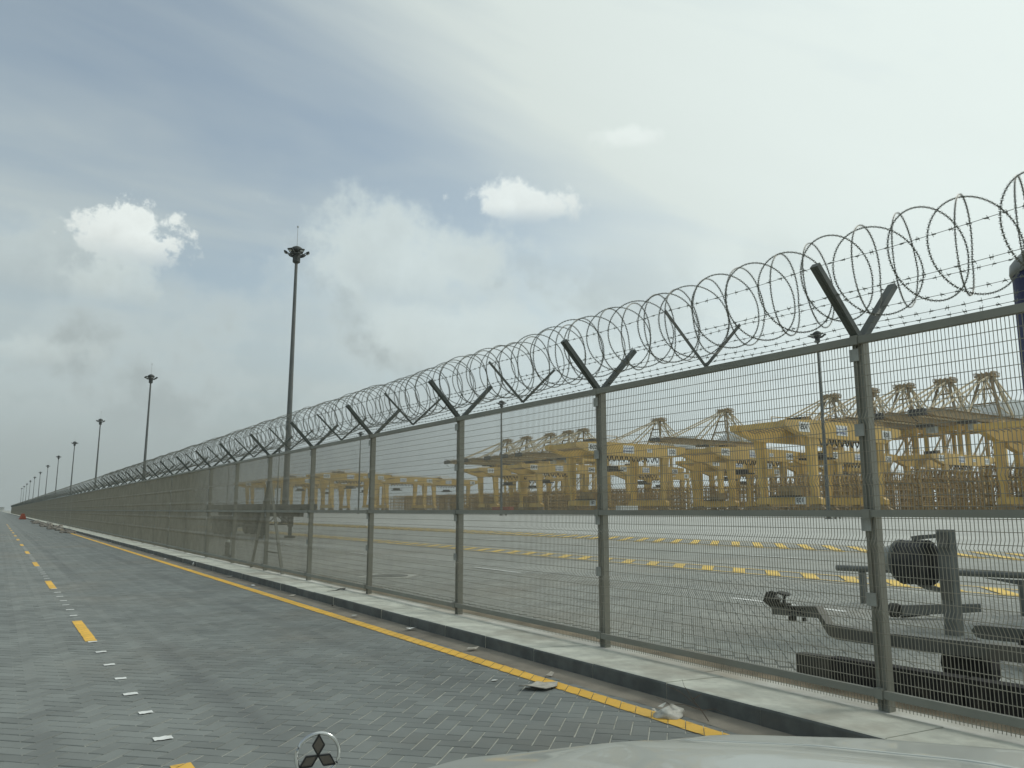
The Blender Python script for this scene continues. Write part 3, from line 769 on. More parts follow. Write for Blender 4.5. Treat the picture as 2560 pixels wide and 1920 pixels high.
# ------------------------------------------------------------------ quay (ship to shore) cranes
def quay_crane():
    """origin below the apex on the quay, boom towards -x"""
    root = empty('quay_crane', (0, 0, YZ))
    H = 74.0; zg = 47.0; hw = 9.0
    for lx in (-8.0, 21.0):
        for s in (-1, 1):
            m = MB(); m.hexa([(lx-.9, s*hw-.8, 2.2), (lx+.9, s*hw-.8, 2.2), (lx+.9, s*hw+.8, 2.2), (lx-.9, s*hw+.8, 2.2)],
                             [(lx-.9, s*hw-.8, zg), (lx+.9, s*hw-.8, zg), (lx+.9, s*hw+.8, zg), (lx-.9, s*hw+.8, zg)]); m.build('leg', M['crane'], root)
            m = MB(); m.box(lx-1, lx+1, s*hw-5, s*hw+5, 0, 2.2); m.build('bogie', M['crane_dk'], root)
        m = MB(); m.box(lx-.8, lx+.8, -hw, hw, 13.2, 15.2); m.build('sill_tie', M['crane'], root)
        m = MB(); m.box(lx-.8, lx+.8, -hw, hw, zg-3, zg-.5); m.build('upper_tie', M['crane'], root)
    for s in (-1, 1):
        m = MB(); m.box(-8, 21, s*hw-.7, s*hw+.7, 16.2, 18.4); m.build('portal_beam', M['crane'], root)
        m = MB(); m.tube([(-7, s*hw, 18.5), (20, s*hw, zg-2)], .55, 8); m.build('diagonal_brace', M['crane_pale'], root)
        m = MB(); m.box(-8, 21, s*hw-.6, s*hw+.6, zg-2.6, zg-.6); m.build('portal_top_beam', M['crane'], root)
    for s in (-1, 1):
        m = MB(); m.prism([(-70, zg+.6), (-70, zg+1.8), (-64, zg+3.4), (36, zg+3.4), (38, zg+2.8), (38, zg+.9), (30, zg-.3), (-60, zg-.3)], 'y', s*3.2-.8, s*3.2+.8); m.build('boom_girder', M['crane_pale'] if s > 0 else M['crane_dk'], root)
    m = MB()
    for q in range(28): m.bar((-66+3.8*q, -2.5, zg+.2), (-66+3.8*q, 2.5, zg+.2), .5, .5)
    m.build('boom_ties', M['crane_dk'], root)
    m = MB()
    for s in (-4.6, 4.6):
        m.tube([(-69, s, zg+4.4), (36, s, zg+4.4)], .07, 4); m.box(-69, 36, s-.5, s+.5, zg+3.2, zg+3.35)
        for q in range(36): m.bar((-69+3*q, s, zg+3.3), (-69+3*q, s, zg+4.4), .08, .08)
    m.build('walkway', M['crane_dk'], root)
    m = MB(); m.box(-71.5, -69.5, -4.2, 4.2, zg-.6, zg+2.6); m.bar((-70, -3, zg+2.6), (-74, 0, zg+4.4), .25, .25); m.bar((-70, 3, zg-1), (-67, 2, zg-3.2), .3, .3); m.build('boom_tip', M['machine'], root)
    # apex frame
    for s in (-1, 1):
        m = MB(); m.bar((-8, s*hw, zg), (-1.2, s*2.4, H-1.5), 1.3, 1.1); m.build('apex_leg', M['crane_dk'], root)
        m = MB(); m.bar((9, s*hw*.8, zg+3), (1.6, s*2.4, H-1.5), 1.0, 1.0); m.build('apex_leg', M['crane_pale'], root)
        for bx, w in ((-30, .75), (-56, .75)):
            m = MB(); m.bar((-.8, s*2.4, H-1.2), (bx, s*3.2, zg+3.4), w, w); m.build('forestay', M['crane_pale'], root)
        for bx, w in ((14, .4), (24, .45), (33, .6)):
            m = MB(); m.bar((1.2, s*2.4, H-1.2), (bx, s*3.2, zg+3.4), w, w); m.build('backstay', M['crane_pale'], root)
        m = MB(); m.bar((-7, s*hw*.75, zg+9), (20, s*3, zg+3.4), .45, .45); m.build('apex_brace', M['crane_pale'], root)
    m = MB(); m.box(-4.6, 4.6, -4.4, 4.4, H-2.4, H-1.6); m.box(-3.4, 3.0, -3.6, 3.6, H-1.6, H-.4)
    for q in range(8): m.bar((-4.6+1.3*q, -4.5, H-1.6), (-4.6+1.3*q, -4.5, H-.2), .22, .22); m.bar((-4.6+1.3*q, 4.5, H-1.6), (-4.6+1.3*q, 4.5, H-.2), .22, .22)
    for q in (-4.5, 4.5): m.bar((-4.8, q, H-.2), (4.8, q, H-.2), .25, .25)
    m.bar((-4.4, 0, H-2.4), (-6.2, 0, H-4.6), .9, .9); m.bar((4.4, 0, H-2.4), (5.6, 0, H-4.2), .9, .9)
    for q in range(7): m.bar((-2.6+q*.87, -4.4, H-1.4), (-2.6+q*.87, -4.4, H+.4), .18, .18); m.bar((-2.6+q*.87, 4.4, H-1.4), (-2.6+q*.87, 4.4, H+.4), .18, .18)
    m.box(-3, 3, -4.5, -4.3, H+.2, H+.5); m.box(-3, 3, 4.3, 4.5, H+.2, H+.5)
    for q in (-2.6, 0, 2.6):
        st = len(m.v); m.lathe([(.3, -.3), (1.1, -.25), (1.1, .25), (.3, .3)], 12); m.move(st, Matrix.Translation((0, q, H-.3)) @ Matrix.Rotation(R(90), 4, 'X'))
    m.bar((2.2, 0, H), (2.2, 0, H+1.9), .15, .15); m.bar((-3.6, 2, H-2), (-4.6, 2.5, H-4.5), .5, .5)
    m.build('sheave_head', M['crane_dk'], root)
    for zz in (zg+10, zg+18):
        m = MB(); t = (zz-zg)/(H-1.5-zg); yy = hw+(2.4-hw)*t; m.box(-8+6.8*t-.4, -8+6.8*t+.4, -yy, yy, zz-.4, zz+.4); m.build('apex_tie', M['crane_dk'], root)
    m = MB(); m.prism([(-7, zg+3.6), (2, zg+8.5), (10, zg+11.8), (18, zg+13.6), (36, zg+14.2), (40, zg+11), (40, zg+3.6)], 'y', -4.4, 4.4); hs = m.build('machinery_house', M['house'], root)
    m = MB(); pts = [(5+0*a, -4.28, 0) for a in (0,)]
    pts = [(30+1.9*math.cos(a), -4.5, zg+10+1.9*math.sin(a)) for a in (2*math.pi*q/14 for q in range(14))]; m.tube(pts, .22, 4, closed=True); m.build('emblem', M['machine'], hs)
    m = MB(); m.box(-20, -16, -2.2, 2.2, zg-4.4, zg-.8); m.build('operator_cab', M['house'], root)
    m = MB(); m.box(-28, -21, -3.4, 3.4, zg-1.5, zg-.35); m.build('trolley', M['machine'], root)
    m = MB()                                                          # stair tower on the landside leg
    for q in range(10):
        z0 = 3+4.2*q; m.box(22.2, 25.2, -hw-1.4, -hw+1.4, z0, z0+.15); m.bar((22.4, -hw-1, z0), (25, -hw-1, z0+4.2), .4, .2); m.tube([(22.2, -hw-1.4, z0+1.1), (25.2, -hw-1.4, z0+1.1)], .06, 4)
    m.build('stair_tower', M['crane_dk'], root)
    return root
qc = quay_crane()
qy = [206.5, 228.6, 252.4, 275.0, 301.1, 388.4, 457.2, 555.0, 577.0, 606.0, 646.5, 682.6]
for k, y in enumerate(qy):
    o = qc if k == 0 else copy_tree(qc)
    o.location = (439.0, y, YZ)
    lab = 'rightmost tall ship-to-shore crane with a peaked frame' if k == 0 else ('leftmost and farthest ship-to-shore crane, its boom tip sticking out at the left' if k == len(qy)-1 else '%s peaked ship-to-shore crane from the right along the quay' % ordn[k])
    tag(o, lab, 'quay crane', 'ship-to-shore cranes along the quay')

# ------------------------------------------------------------------ reefer racks between the cranes
def rack_meshes(L=40.0, H=14.0, Wd=2.6):
    fr = MB(); dk = MB(); nb = 14; lv = 5
    for i in range(nb+1):
        x = L*i/nb
        for yy in (0, Wd): fr.bar((x, yy, 0), (x, yy, H), .34, .34)
        if i % 2 == 0:
            for q in range(lv): fr.bar((x, 0, q*H/lv), (x, Wd, (q+1)*H/lv), .14, .14)
        if i < nb and i % 3 == 0:
            for q in range(lv): fr.bar((x, 0, q*H/lv), (x+L/nb, 0, (q+1)*H/lv), .16, .16)
    for q in range(1, lv+1):
        z = q*H/lv
        for yy in (0, Wd): fr.bar((0, yy, z), (L, yy, z), .3, .42)
        for st_ in (.25, 1.6): dk.box(-.5, L+.5, st_, st_+.7, z-.1, z-.02)
        if q < lv or True:
            for hz in (.55, 1.1): fr.tube([(0, -.1, z+hz), (L, -.1, z+hz)], .06, 4)
            for i in range(2*nb+1): fr.bar((L*i/(2*nb), -.1, z), (L*i/(2*nb), -.1, z+1.1), .07, .07)
    pn = MB()
    for i in range(0, nb, 3):
        for q in range(0, lv): pn.box(L*(i+.25)/nb, L*(i+.75)/nb, Wd*.45, Wd*.6, q*H/lv+.4, q*H/lv+1.7)
    return fr.mesh('frame', M['rack']), dk.mesh('decks', M['deck'])
rk = rack_meshes()
def rack(x, y, sz=1.0, label='', group=''):
    r = empty('reefer_rack', (x, y, YZ), label, 'container rack', group); r.scale = (1, 1, sz)
    for n, me in zip(('frame', 'decks'), rk): tag(place(n, me, r), kind='stuff')
for k in range(7): rack(D_+10+2.0, 72+21*k, 1.0, 'brown steel lattice rack with walkways among the cranes at the right', 'racks at the right among the near cranes')
for k in range(24): rack(C_+26, 115+25*k, .98, 'brown steel lattice rack in the long low row behind the cranes', 'racks in the long row behind the cranes')
for k in range(8): rack(D_+10, 270+20*k, .62, 'low brown lattice rack below the cranes near the picture centre', 'low racks near the picture centre')

# ------------------------------------------------------------------ containers and cabins standing at the crane feet
def container(name, x, y, l, w, h, mat, label, cat, along='y'):
    o = empty(name, (x, y, YZ), label, cat)
    m = MB(); n = int(l/.55); poly = []
    m.box(0, w, 0, l, .15, h) if along == 'y' else m.box(0, l, 0, w, .15, h); m.build('shell', mat, o)
    m = MB()
    for i in range(n):
        t = l*(i+.25)/n
        if along == 'y': m.box(-.05, 0, t, t+.22, .35, h-.2)
        else: m.box(t, t+.22, -.05, 0, .35, h-.2)
    m.build('corrugation', mat, o)
    m = MB()
    for a in (0, 1):
        for b in (0, 1):
            x0, y0 = (a*(w-.2), b*(l-.2)) if along == 'y' else (a*(l-.2), b*(w-.2)); m.box(x0-.02, x0+.22, y0-.02, y0+.22, 0, h+.03)
    m.build('corner_posts', mat, o); return o
container('site_cabin', 183, 211, 8.0, 2.6, 2.9, M['shed'], 'white site cabin at the foot of the crane marked E02', 'cabin', 'x')
container('shipping_container', 168, 260, 12.2, 2.44, 2.6, M['redplastic'], 'reddish shipping container on the ground left of the crane marked E02', 'container', 'y')
container('equipment_cabin', 150, 372, 6.0, 2.4, 2.6, M['shed'], 'pale cabin on the far side of the yard below the far cranes', 'cabin', 'x')

# ------------------------------------------------------------------ parked skeletal semi-trailer behind the fence
tr = empty('semi_trailer', (11.75, 37.2, YZ), 'dark skeletal semi-trailer standing on its landing legs behind the fence', 'trailer')
m = MB()
for s in (-.5, .5): m.box(s-.09, s+.09, 0, 12.2, 1.06, 1.46)
for q in range(9): m.box(-.4, .4, .4+1.42*q, .55+1.42*q, 1.15, 1.4)
m.build('main_beams', M['chassis_dk'], tr)
for yy in (.1, 4.2, 8.6, 11.9):
    m = MB(); m.box(-1.22, 1.22, yy, yy+.26, 1.4, 1.64); m.build('bolster', M['chassis_dk'], tr)
m = MB()
for s in (-1.2, 1.2): m.box(s-.06, s+.06, .05, 12.2, 1.44, 1.66)
m.build('side_rail', M['chassis_dk'], tr)
m = MB(); m.box(-1.15, 1.15, .0, 2.6, 1.30, 1.46); m.build('kingpin_plate', M['chassis_dk'], tr)
for s in (-.68, .68):
    m = MB(); m.box(s-.11, s+.11, 2.15, 2.40, .55, 1.4); m.box(s-.075, s+.075, 2.2, 2.35, .10, .55); m.box(s-.22, s+.22, 2.08, 2.48, .0, .10); lg = m.build('landing_leg', M['chassis_dk'], tr)
    m = MB(); m.bar((s, 2.3, .75), (s*.6, 3.3, 1.2), .06, .06); m.build('strut', M['chassis_dk'], lg)
m = MB(); m.bar((-.62, 2.28, .66), (.62, 2.28, .66), .06, .06); m.bar((-.5, 2.28, .7), (0, 2.28, 1.1), .05, .05); m.bar((.5, 2.28, .7), (0, 2.28, 1.1), .05, .05); m.build('cross_shaft', M['chassis_dk'], tr)
for yy in (8.0, 9.32, 10.64):
    m = MB(); m.tube([(-.95, yy, .52), (.95, yy, .52)], .08, 8); m.build('axle', M['chassis_dk'], tr)
    for s in (-1, 1):
        m = MB()
        for w in (.72, 1.02):
            st = len(m.v); m.lathe([(.30, -.13), (.46, -.14), (.52, -.08), (.52, .08), (.46, .14), (.30, .13)], 20); m.move(st, Matrix.Translation((s*w, yy, .52)) @ Matrix.Rotation(R(90), 4, 'Y'))
        wh = m.build('wheel', M['tyre'], tr, smooth=False)
        m = MB(); m.lathe([(.28, -.05), (.28, .05), (.1, .09)], 14); m.move(0, Matrix.Translation((s*1.08, yy, .52)) @ Matrix.Rotation(R(90)*s, 4, 'Y')); m.build('rim', M['chassis'], wh)
m = MB(); m.box(-.9, -.45, 5.2, 6.4, .75, 1.2); m.build('tool_box', M['chassis_dk'], tr)
m = MB(); m.box(-1.15, 1.15, 12.2, 12.26, .6, 1.0); m.build('rear_bumper', M['chassis_dk'], tr)

# ------------------------------------------------------------------ low trailer with raised drawbar, just behind the fence at the right
lt = empty('low_trailer', (6.05, 2.0, YZ), 'grey low trailer with a cranked drawbar close behind the fence at the right', 'trailer')
dz0 = -YZ; dy0 = -2.0
def yz(y, z): return (y+dy0, z+dz0)
m = MB(); m.prism([yz(4.87, .585), yz(4.40, .625), yz(4.30, .49), yz(3.85, .48), yz(2.0, .535), yz(-2.2, .60), yz(-2.2, .47), yz(2.0, .43), yz(3.86, .375), yz(4.22, .375), yz(4.29, .40), yz(4.38, .53), yz(4.86, .51)], 'x', -.05, .05)
sb = m.build('side_beam', M['chassis'], lt)
place('lettering', text_mesh('DNC', .085, M['ink'], .001), sb, (-.052, 4.60+dy0, .567+dz0), (R(90), 0, R(-90)))
m = MB(); m.prism([yz(4.02, .33), yz(3.99, .375), yz(3.92, .385), yz(2.0, .44), yz(-2.2, .50), yz(-2.2, .37), yz(2.0, .32), yz(3.92, .262), yz(3.99, .275)], 'x', 1.74, 1.86); m.build('far_side_beam', M['chassis'], lt)
for yy in (1.6, .4, -.8, -2.0):
    m = MB(); m.box(.05, 1.75, yy+dy0, yy+.12+dy0, .29, .38); m.build('cross_member', M['chassis_dk'], lt)
m = MB(); m.box(.06, 1.74, -2.2+dy0, 1.9+dy0, .24, .28); m.build('floor_plate', M['chassis_dk'], lt)
m = MB(); m.bar((0, 4.84+dy0, .60+dz0), (0, 4.95+dy0, .66+dz0), .10, .07, up=(1, 0, 0)); m.tube([(0, 4.93+dy0, .63+dz0), (0, 4.95+dy0, .675+dz0), (0, 4.90+dy0, .70+dz0), (0, 4.84+dy0, .69+dz0)], .016, 6); m.box(-.05, .05, 4.72+dy0, 4.86+dy0, .585+dz0, .615+dz0)
st = len(m.v); m.lathe([(.055, -.008), (.06, 0), (.055, .008)], 14); m.move(st, Matrix.Translation((0, 4.76+dy0, .70+dz0)) @ Matrix.Rotation(R(12), 4, 'X')); m.bar((0, 4.76+dy0, .61+dz0), (0, 4.76+dy0, .70+dz0), .02, .02)
m.build('coupling', M['chassis_dk'], lt)
m = MB(); m.box(-.03, .03, 4.66+dy0, 4.70+dy0, .47+dz0, .51+dz0); m.box(-.02, .02, 4.55+dy0, 4.57+dy0, .48+dz0, .51+dz0); m.build('bracket', M['chassis_dk'], lt)
for x in (.28, 1.52):
    for yy in (3.3, 2.6, -.9):
        m = MB(); m.lathe([(.10, -.09), (.17, -.10), (.195, -.06), (.195, .06), (.17, .10), (.10, .09)], 18); m.move(0, Matrix.Translation((x, yy+dy0, .195)) @ Matrix.Rotation(R(90), 4, 'Y')); m.build('wheel', M['tyre'], lt)
bx = empty('low_black_box', (5.66, 0, YZ), 'long low black box lying on the sand right behind the fence', 'fender')  # black blocks added to fill the dark zone under the low trailer
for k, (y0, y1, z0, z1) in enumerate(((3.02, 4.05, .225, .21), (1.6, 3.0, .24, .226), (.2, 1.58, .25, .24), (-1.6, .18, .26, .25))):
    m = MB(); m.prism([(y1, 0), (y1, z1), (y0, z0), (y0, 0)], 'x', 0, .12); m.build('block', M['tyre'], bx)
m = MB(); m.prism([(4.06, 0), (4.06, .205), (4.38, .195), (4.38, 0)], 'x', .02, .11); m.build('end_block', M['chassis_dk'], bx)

# guard rail, post with drum, loose bars in the yard
gr = empty('guard_rail', (10.85, 7.15, YZ), 'grey pipe guard rail on short posts in the yard behind the low trailer', 'guard rail')
m = MB(); m.tube([(-.04, .36, .50), (.55, -2.05, .52), (1.1, -4.6, .53)], .045, 10); m.build('top_pipe', M['steel'], gr)
for t in (0, 1, 2):
    m = MB(); m.box(.06+.48*t-.04, .06+.48*t+.04, -.04-1.98*t, .04-1.98*t, 0, .46); m.build('post', M['steel'], gr)
m = MB(); m.prism([(-1.95, .40), (-1.95, .46), (-1.50, .46)], 'x', .47, .50); m.build('gusset', M['steel'], gr)
dp = empty('steel_post', (9.0, 4.83, YZ), 'thick square steel post standing in the yard behind the low trailer', 'post')
m = MB(); m.prism([(-.07, -.07), (.07, -.07), (.07, .07), (-.07, .07)], 'z', 0, 1.15); m.build('shaft', M['steel'], dp)
for z0, z1 in ((.95, 1.12), (.38, .62)):
    m = MB(); m.box(-.10, -.07, -.05, .06, z0, z1); m.build('bracket_plate', M['chassis'], dp)
dr = empty('drum_light', (8.98, 5.19, YZ), 'black ribbed drum with a grey cone held between two arms on the steel post', 'lamp')
m = MB()
prof = []
for q in range(9): prof += [(.255 if q % 2 == 0 else .247, -.16+.04*q)]
m.lathe([(.19, -.19)]+prof+[(.19, .185)], 20); m.move(0, Matrix.Translation((0, 0, .77)) @ Matrix.Rotation(R(88), 4, 'X')); m.build('drum', M['drum'], dr, smooth=False)
m = MB(); m.lathe([(.20, 0), (.17, .10), (.11, .30), (.09, .34)], 18); m.move(0, Matrix.Translation((0, .16, .80)) @ Matrix.Rotation(R(-90), 4, 'X')); m.build('cone', M['clamp'], dr, smooth=True)
m = MB(); m.lathe([(.245, 0), (.245, .05)], 18); m.move(0, Matrix.Translation((0, .15, .78)) @ Matrix.Rotation(R(-90), 4, 'X')); m.build('collar', M['chassis'], dr)
m = MB(); m.bar((0, .02, 1.04), (0, -.10, 1.06), .06, .05); m.bar((0, -.10, 1.06), (0, -.30, 1.08), .05, .045); m.build('upper_arm', M['steel'], dr)
m = MB(); m.bar((0, -.02, .53), (0, -.14, .49), .06, .05); m.bar((0, -.14, .49), (0, -.30, .48), .05, .045); m.build('lower_arm', M['steel'], dr)
tb = empty('tow_bar', (9.75, 5.9, YZ), 'short grey tow bar lying on the yard paving beside the steel post', 'bar')
m = MB(); m.bar((0, 0, .11), (.85, -.55, .14), .10, .13, w2=.08, h2=.10); m.build('shaft', M['steel'], tb)
m = MB(); m.lathe([(.06, -.05), (.09, -.04), (.09, .04), (.06, .05)], 12); m.move(0, Matrix.Translation((-.06, .04, .11)) @ Matrix.Rotation(R(90), 4, 'X')); m.build('eye', M['chassis_dk'], tb)
m = MB(); m.bar((.30, -.20, .06), (.05, .02, .02), .05, .02); m.build('chock', M['chassis_dk'], tb)
m = MB(); m.bar((.62, -.40, .18), (.50, -.30, .32), .05, .05); m.build('handle', M['steel'], tb)

from mathutils import Vector as _V
bd = ray(567, 1394); bd = bd*((YZ-EYE)/bd.z)
bl_ = empty('bollard', (bd.x, bd.y, YZ), 'slim dark banded bollard standing behind the fence in front of the parked trailer', 'bollard')
m = MB(); m.lathe([(.16, 0), (.16, .06), (.07, .09)], 14); m.build('base', M['chassis_dk'], bl_)
m = MB(); m.lathe([(.07, .06), (.065, .30), (.085, .34), (.06, .38), (.06, .60), (.10, .64), (.12, .74), (.09, .84), (.03, .88)], 14); m.build('stem', M['chassis_dk'], bl_)
m = MB(); m.lathe([(.068, .44), (.068, .52)], 14); m.build('band', M['white'], bl_)

# blue upright tank at the right edge
bt = empty('blue_tank', (11.15, 4.02, YZ), 'dark blue upright cylinder with a grey rounded rim at the right edge', 'tank')
m = MB(); m.lathe([(.74, .3), (.72, 4.35)], 40); m.build('shell', M['tank'], bt, smooth=False)
for p in bt.children[0].data.polygons: p.use_smooth = len(p.vertices) == 4
m = MB(); m.lathe([(.735, 4.35), (.75, 4.40), (.74, 4.50), (.66, 4.60), (.4, 4.68), (.05, 4.70)], 40); m.build('rim', M['tankrim'], bt, smooth=True)
m = MB(); m.lathe([(.80, 0), (.80, .3)], 24); m.build('plinth', M['footing'], bt)

# ------------------------------------------------------------------ litter along the kerb
def sheet(name, loc, pts, th, label, cat, mats, curl=.03):
    o = empty(name, loc, label, cat); m = MB(); n = len(pts)
    top = [(x, y, th+z) for x, y, z in pts]; bot = [(x, y, z) for x, y, z in pts]
    c = (sum(p[0] for p in pts)/n, sum(p[1] for p in pts)/n, sum(p[2] for p in pts)/n*.6)
    i0 = len(m.v); m.v += top+bot+[(c[0], c[1], c[2]+th), c]
    for i in range(n):
        j = (i+1) % n; m.f += [(i0+i, i0+j, i0+2*n), (i0+n+j, i0+n+i, i0+2*n+1), (i0+i, i0+n+i, i0+n+j, i0+j)]; m.mi += [0, 1, 1]
    m.build('sheet', mats, o); return o
cb = sheet('cardboard_sheet', (3.86, 5.50, .006), [(-.17, .06, .022), (-.13, .0, .030), (-.02, -.11, .012), (.13, -.06, .006), (.22, .05, .012), (.10, .08, .014), (.06, .13, .020), (-.03, .08, .012)], .007, 'torn pale cardboard sheet lying on the yellow edge line', 'cardboard', [M['card'], M['card_shade']])
m = MB(); m.prism([(-.13, .03), (-.06, -.03), (.04, -.06), (.02, .0)], 'z', 0, .012); m.build('shade_piece', M['card_shade'], cb)  # dark flat piece: shade put in under the sheet's raised edge
sheet('paper_scrap', (4.20, 5.82, .01), [(-.05, .0, .01), (.0, -.02, .0), (.05, .01, .02), (.03, .03, .03)], .003, 'small white paper scrap in the gutter beside the cardboard sheet', 'paper', [M['card'], M['card_shade']])
sheet('white_scrap', (3.70, 5.95, .004), [(-.035, .0, .0), (.0, -.02, .002), (.035, .0, .004), (.0, .025, .002)], .004, 'small white scrap on the grey blocks left of the yellow line', 'paper', [M['white'], M['card']])
bag = empty('plastic_bag', (4.13, 4.28, .006), 'crumpled pale plastic bag on the yellow line near the car', 'bag')
m = MB(); random.seed(21); nu, nv = 14, 7
for j in range(nv+1):
    for i in range(nu):
        a = 2*math.pi*i/nu; b = math.pi/2*j/nv; rr = math.cos(b)*(1+.16*math.sin(3*a+j)+random.uniform(-.10, .10)); m.v.append((.115*rr*math.cos(a), .085*rr*math.sin(a), .060*math.sin(b)*(1+.25*math.sin(2*a+1)+random.uniform(-.15, .15))))
for j in range(nv):
    for i in range(nu): m.f.append((j*nu+i, j*nu+(i+1) % nu, (j+1)*nu+(i+1) % nu, (j+1)*nu+i)); m.mi.append(0)
m.build('film', M['bag'], bag, smooth=True)
m = MB(); m.quad((-.02, .05, .05), (.04, .07, .075), (.03, .10, .06), (-.03, .09, .05)); m.quad((-.10, .02, .03), (-.13, .05, .055), (-.08, .07, .05)); m.build('torn_edge', M['bag'], bag)
tw = empty('dry_twig', (4.28, 4.16, .008), 'dry bare twig beside the plastic bag in the gutter', 'twig')
m = MB()
m.tube([(-.06, -.16, .01), (-.01, -.05, .05), (.02, .06, .10), (.05, .16, .16)], .004, 5, r_end=.002)
m.tube([(-.01, -.05, .05), (-.08, .05, .08), (-.14, .12, .07)], .003, 4, r_end=.0015)
m.tube([(.02, .06, .10), (.09, .04, .13), (.13, .08, .12)], .0028, 4, r_end=.0015)
m.tube([(.0, .0, .07), (-.02, .14, .14), (-.06, .22, .17)], .0028, 4, r_end=.0015)
m.tube([(-.14, .12, .07), (-.20, .10, .10), (-.22, .18, .12)], .002, 4, r_end=.001)
m.tube([(.02, .06, .10), (.00, .12, .18), (.02, .16, .22)], .0022, 4, r_end=.001)
m.tube([(-.01, -.05, .05), (.07, -.10, .06), (.12, -.18, .02)], .0025, 4, r_end=.001)
m.build('stem', M['twig'], tw)
random.seed(5)
spots = [(4.28, 7.3), (4.33, 8.9), (4.22, 10.4), (4.36, 11.6), (4.30, 13.4), (4.25, 15.6), (4.34, 17.9), (4.27, 20.3), (4.31, 22.6), (4.24, 25.2), (4.36, 28.1), (4.29, 31.4), (4.22, 35.0), (4.33, 39.3)]
for k, (x, y) in enumerate(spots):
    o = empty('litter_scrap', (x, y, .016), '%s small scrap of litter from the car along the dusty gutter' % ordn[k], 'litter', 'litter scraps along the gutter')
    n = 6; rr = random.uniform(.025, .06); m = MB()
    p = [(rr*1.5*math.cos(2*math.pi*i/n)*random.uniform(.6, 1.2), rr*math.sin(2*math.pi*i/n)*random.uniform(.6, 1.2), random.uniform(.002, .03)) for i in range(n)]
    for i in range(n): m.quad(p[i], p[(i+1) % n], (0, 0, .022))
    m.build('scrap', M[('card', 'white', 'bag', 'rubble')[k % 4]], o)
st_ = empty('loose_strap', (4.86, 12.9, .102), 'dark strap lying across the pale kerb top', 'strap')
m = MB(); m.tube([(-.28, -.20, .006), (-.12, -.05, .008), (.02, .02, .006), (.16, .16, .02), (.26, .2, .012), (.32, .34, .006)], .011, 4); m.build('webbing', M['chassis_dk'], st_)
st2 = empty('pale_rag', (4.72, 22.3, .102), 'pale rag hanging over the kerb edge', 'rag')
m = MB(); m.tube([(-.30, -.3, -.07), (-.23, -.1, .01), (-.05, .1, .012), (.1, .35, .012), (.25, .9, .012)], .03, 5); m.build('cloth', M['bag'], st2)
# rubble heaps dumped in the gutter far ahead, red plastic barrier
random.seed(9)
for k, y in enumerate((58, 66, 71, 76, 82, 88, 94, 101, 112)):
    o = empty('rubble_heap', (4.05+random.uniform(-.25, .25), y, 0), '%s heap of rubble from the camera, dumped along the kerb far ahead' % ordn[k], 'rubble', 'rubble heaps far along the kerb')
    for q in range(9):
        m = MB(); s = random.uniform(.10, .30); m.lathe([(s*.8, 0), (s, s*.3), (s*.55, s*.75), (s*.1, s*.85)], 6); m.move(0, Matrix.Translation((random.uniform(-.5, .4), random.uniform(-1.4, 1.4), 0)) @ Matrix.Rotation(random.uniform(0, 3), 4, 'Z') @ Matrix.Diagonal((1, random.uniform(.6, 1.5), random.uniform(.6, 1.2), 1)))
        m.build('stone', M['rubble'], o)
rb = empty('road_barrier', (3.6, 150, 0), 'red plastic road barrier far ahead beside the kerb', 'barrier')
m = MB(); m.prism([(-.5, 0), (.5, 0), (.35, .3), (.2, .9), (-.2, .9), (-.35, .3)], 'y', -2, 2); m.build('body', M['redplastic'], rb)
m = MB(); m.box(-.4, .4, -2.1, -2, .1, .5); m.build('end_lug', M['redplastic'], rb)

# ------------------------------------------------------------------ far away at the end of the road
fs = empty('distant_shed', (-14, 900, 0), 'low pale shed on the horizon at the end of the road', 'building')
m = MB(); m.box(0, 20, 0, 20, 0, 4); m.build('wall', M['shed'], fs)
m = MB(); m.prism([(-1, 4), (21, 4), (10, 5.2)], 'y', -1, 21); m.build('roof', M['house'], fs)

# ------------------------------------------------------------------ the car the picture is taken from: bonnet, wings, emblem
car = empty('car', (.60, 0, 0), 'white car bonnet and wing at the bottom edge of the picture', 'car')
def hood_z(u, y):                                                    # u: offset from the car's centre line
    a = abs(u)
    base_pts = [(-.2, 1.17), (.35, 1.148), (.60, 1.125), (.85, 1.085), (1.18, 1.018), (1.49, .925), (1.74, .852), (1.96, .755), (2.10, .62), (2.16, .45)]
    for i in range(len(base_pts)-1):
        (y0, z0), (y1, z1) = base_pts[i], base_pts[i+1]
        if y <= y1 or i == len(base_pts)-2:
            t = (y-y0)/(y1-y0); z = z0+(z1-z0)*t; break
    z -= .035*max(0, a)**2*1.4
    if a > .66: z -= .55*(a-.66)**2*2.2
    z += .012*math.exp(-((a-.40)/.10)**2)
    return z
def surf(name, u0, u1, y0, y1, nu, ny, mat, dz=0.0, f=None, skirt=True):
    m = MB()
    for j in range(ny+1):
        for i in range(nu+1):
            u = u0+(u1-u0)*i/nu; y = y0+(y1-y0)*j/ny
            if f: u, y = f(u, y)
            m.v.append((u, y, hood_z(u, y)+dz))
    for j in range(ny):
        for i in range(nu): m.f.append((j*(nu+1)+i, j*(nu+1)+i+1, (j+1)*(nu+1)+i+1, (j+1)*(nu+1)+i)); m.mi.append(0)
    o = m.build(name, mat, car, smooth=True)
    s = o.modifiers.new('thickness', 'SOLIDIFY'); s.thickness = .02; s.offset = -1
    return o
def edge_u(y): return .50+.075*max(0, min(1, (y-.2)/1.6))             # bonnet shut line
surf('bonnet', -1, 1, .28, 1.98, 40, 40, M['car'], 0, lambda u, y: (u*edge_u(y), y))
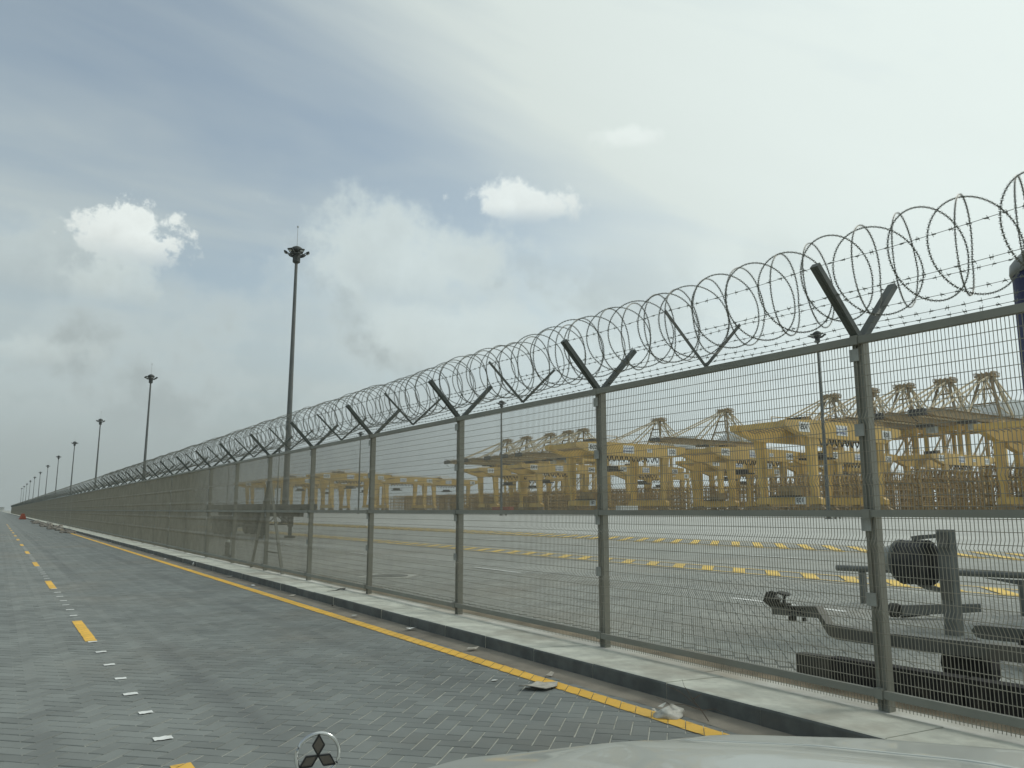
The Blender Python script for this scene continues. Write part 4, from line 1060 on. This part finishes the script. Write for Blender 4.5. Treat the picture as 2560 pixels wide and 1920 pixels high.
for s in (-1, 1):
    surf('wing', 0, 1, -.25, 2.06, 22, 46, M['car'], 0, lambda u, y, s=s: (s*(edge_u(y)+.007+u*(.895-.12*max(0, (y-1.55)/.5)**2-edge_u(y)-.007)), y))
    m = MB(); m.prism([(-.3, .25), (-.3, .96), (.9, .90), (1.5, .80), (2.0, .55), (1.95, .25)], 'x', s*.80, s*.84); m.build('wing_side', M['car'], car)
    m = MB(); m.lathe([(.19, -.11), (.30, -.12), (.345, -.06), (.345, .06), (.30, .12), (.19, .11)], 24); m.move(0, Matrix.Translation((s*.70, 1.15, .345)) @ Matrix.Rotation(R(90), 4, 'Y')); wh = m.build('wheel', M['tyre'], car)
    m = MB(); m.prism([(s*.50, .52), (s*.80, .55), (s*.80, .70), (s*.52, .68)], 'y', 1.93, 2.08); m.build('headlamp', M['lampglass'], car)
m = MB(); m.box(-.84, .84, 1.90, 2.16, .22, .46); m.build('bumper', M['car'], car, bevel=.05)
m = MB()
for q in range(5): m.box(-.46, .46, 2.0, 2.10, .50+.035*q, .515+.035*q)
m.box(-.48, .48, 1.9, 2.02, .47, .70); m.build('grille', M['carblack'], car)
m = MB(); m.box(-.78, .78, -.2, .29, .98, 1.03); m.build('cowl', M['carblack'], car)
# upright ring emblem with three lozenges on the bonnet
ec = Vector(ray(794.5, 1887)); t = 1.92/math.hypot(ec.x, ec.y); E0 = ec*t+Vector((0, 0, EYE))
em = empty('bonnet_emblem', (0, 0, 0)); em.name = 'bonnet_emblem'; em.parent = car; em.location = E0-Vector((.60, 0, 0)); em.rotation_euler = (R(6), 0, R(-12))
RR = .0475
m = MB(); pts = [(RR*math.cos(a), 0, RR*math.sin(a)) for a in (2*math.pi*q/40 for q in range(40))]; m.tube(pts, .0042, 8, closed=True); m.build('ring', M['chrome'], em, smooth=True)
for k in range(3):
    a = R(90+120*k); d = Vector((math.cos(a), 0, math.sin(a))); n_ = Vector((-math.sin(a), 0, math.cos(a))); L = RR*.95; w = L*.29
    poly = [d*0, d*L*.5+n_*w, d*L, d*L*.5-n_*w]
    m = MB(); i0 = 0
    for y in (-.004, .004): m.v += [(p.x, y, p.z) for p in poly]
    m.f = [(3, 2, 1, 0), (4, 5, 6, 7)]+[(i, (i+1) % 4, 4+(i+1) % 4, 4+i) for i in range(4)]; m.mi = [0]*6
    lz = m.build('lozenge', M['smoke'], em)
    m = MB()
    for i in range(4): m.bar(Vector((poly[i].x, -.0045, poly[i].z)), Vector((poly[(i+1) % 4].x, -.0045, poly[(i+1) % 4].z)), .003, .003)
    m.build('edge', M['carblack'], lz)
m = MB(); m.tube([(0, 0, -RR), (0, .004, -RR-.03)], .007, 8); m.build('stem', M['chrome'], em)

# ------------------------------------------------------------------ dusty air over the whole port
hm = bpy.data.materials.new('dusty_air'); hm.use_nodes = True
ht = hm.node_tree; ht.nodes.clear(); hh = NG(ht)
pv = hh.n('ShaderNodeVolumePrincipled'); pv.inputs['Color'].default_value = (.82, .90, .90, 1); pv.inputs['Density'].default_value = HAZE; pv.inputs['Anisotropy'].default_value = .2
ho = hh.n('ShaderNodeOutputMaterial'); ht.links.new(pv.outputs[0], ho.inputs['Volume'])
m = MB(); m.box(-2450, 2450, -1250, 3050, -1.5, 86)
tag(m.build('haze', hm), kind='stuff')
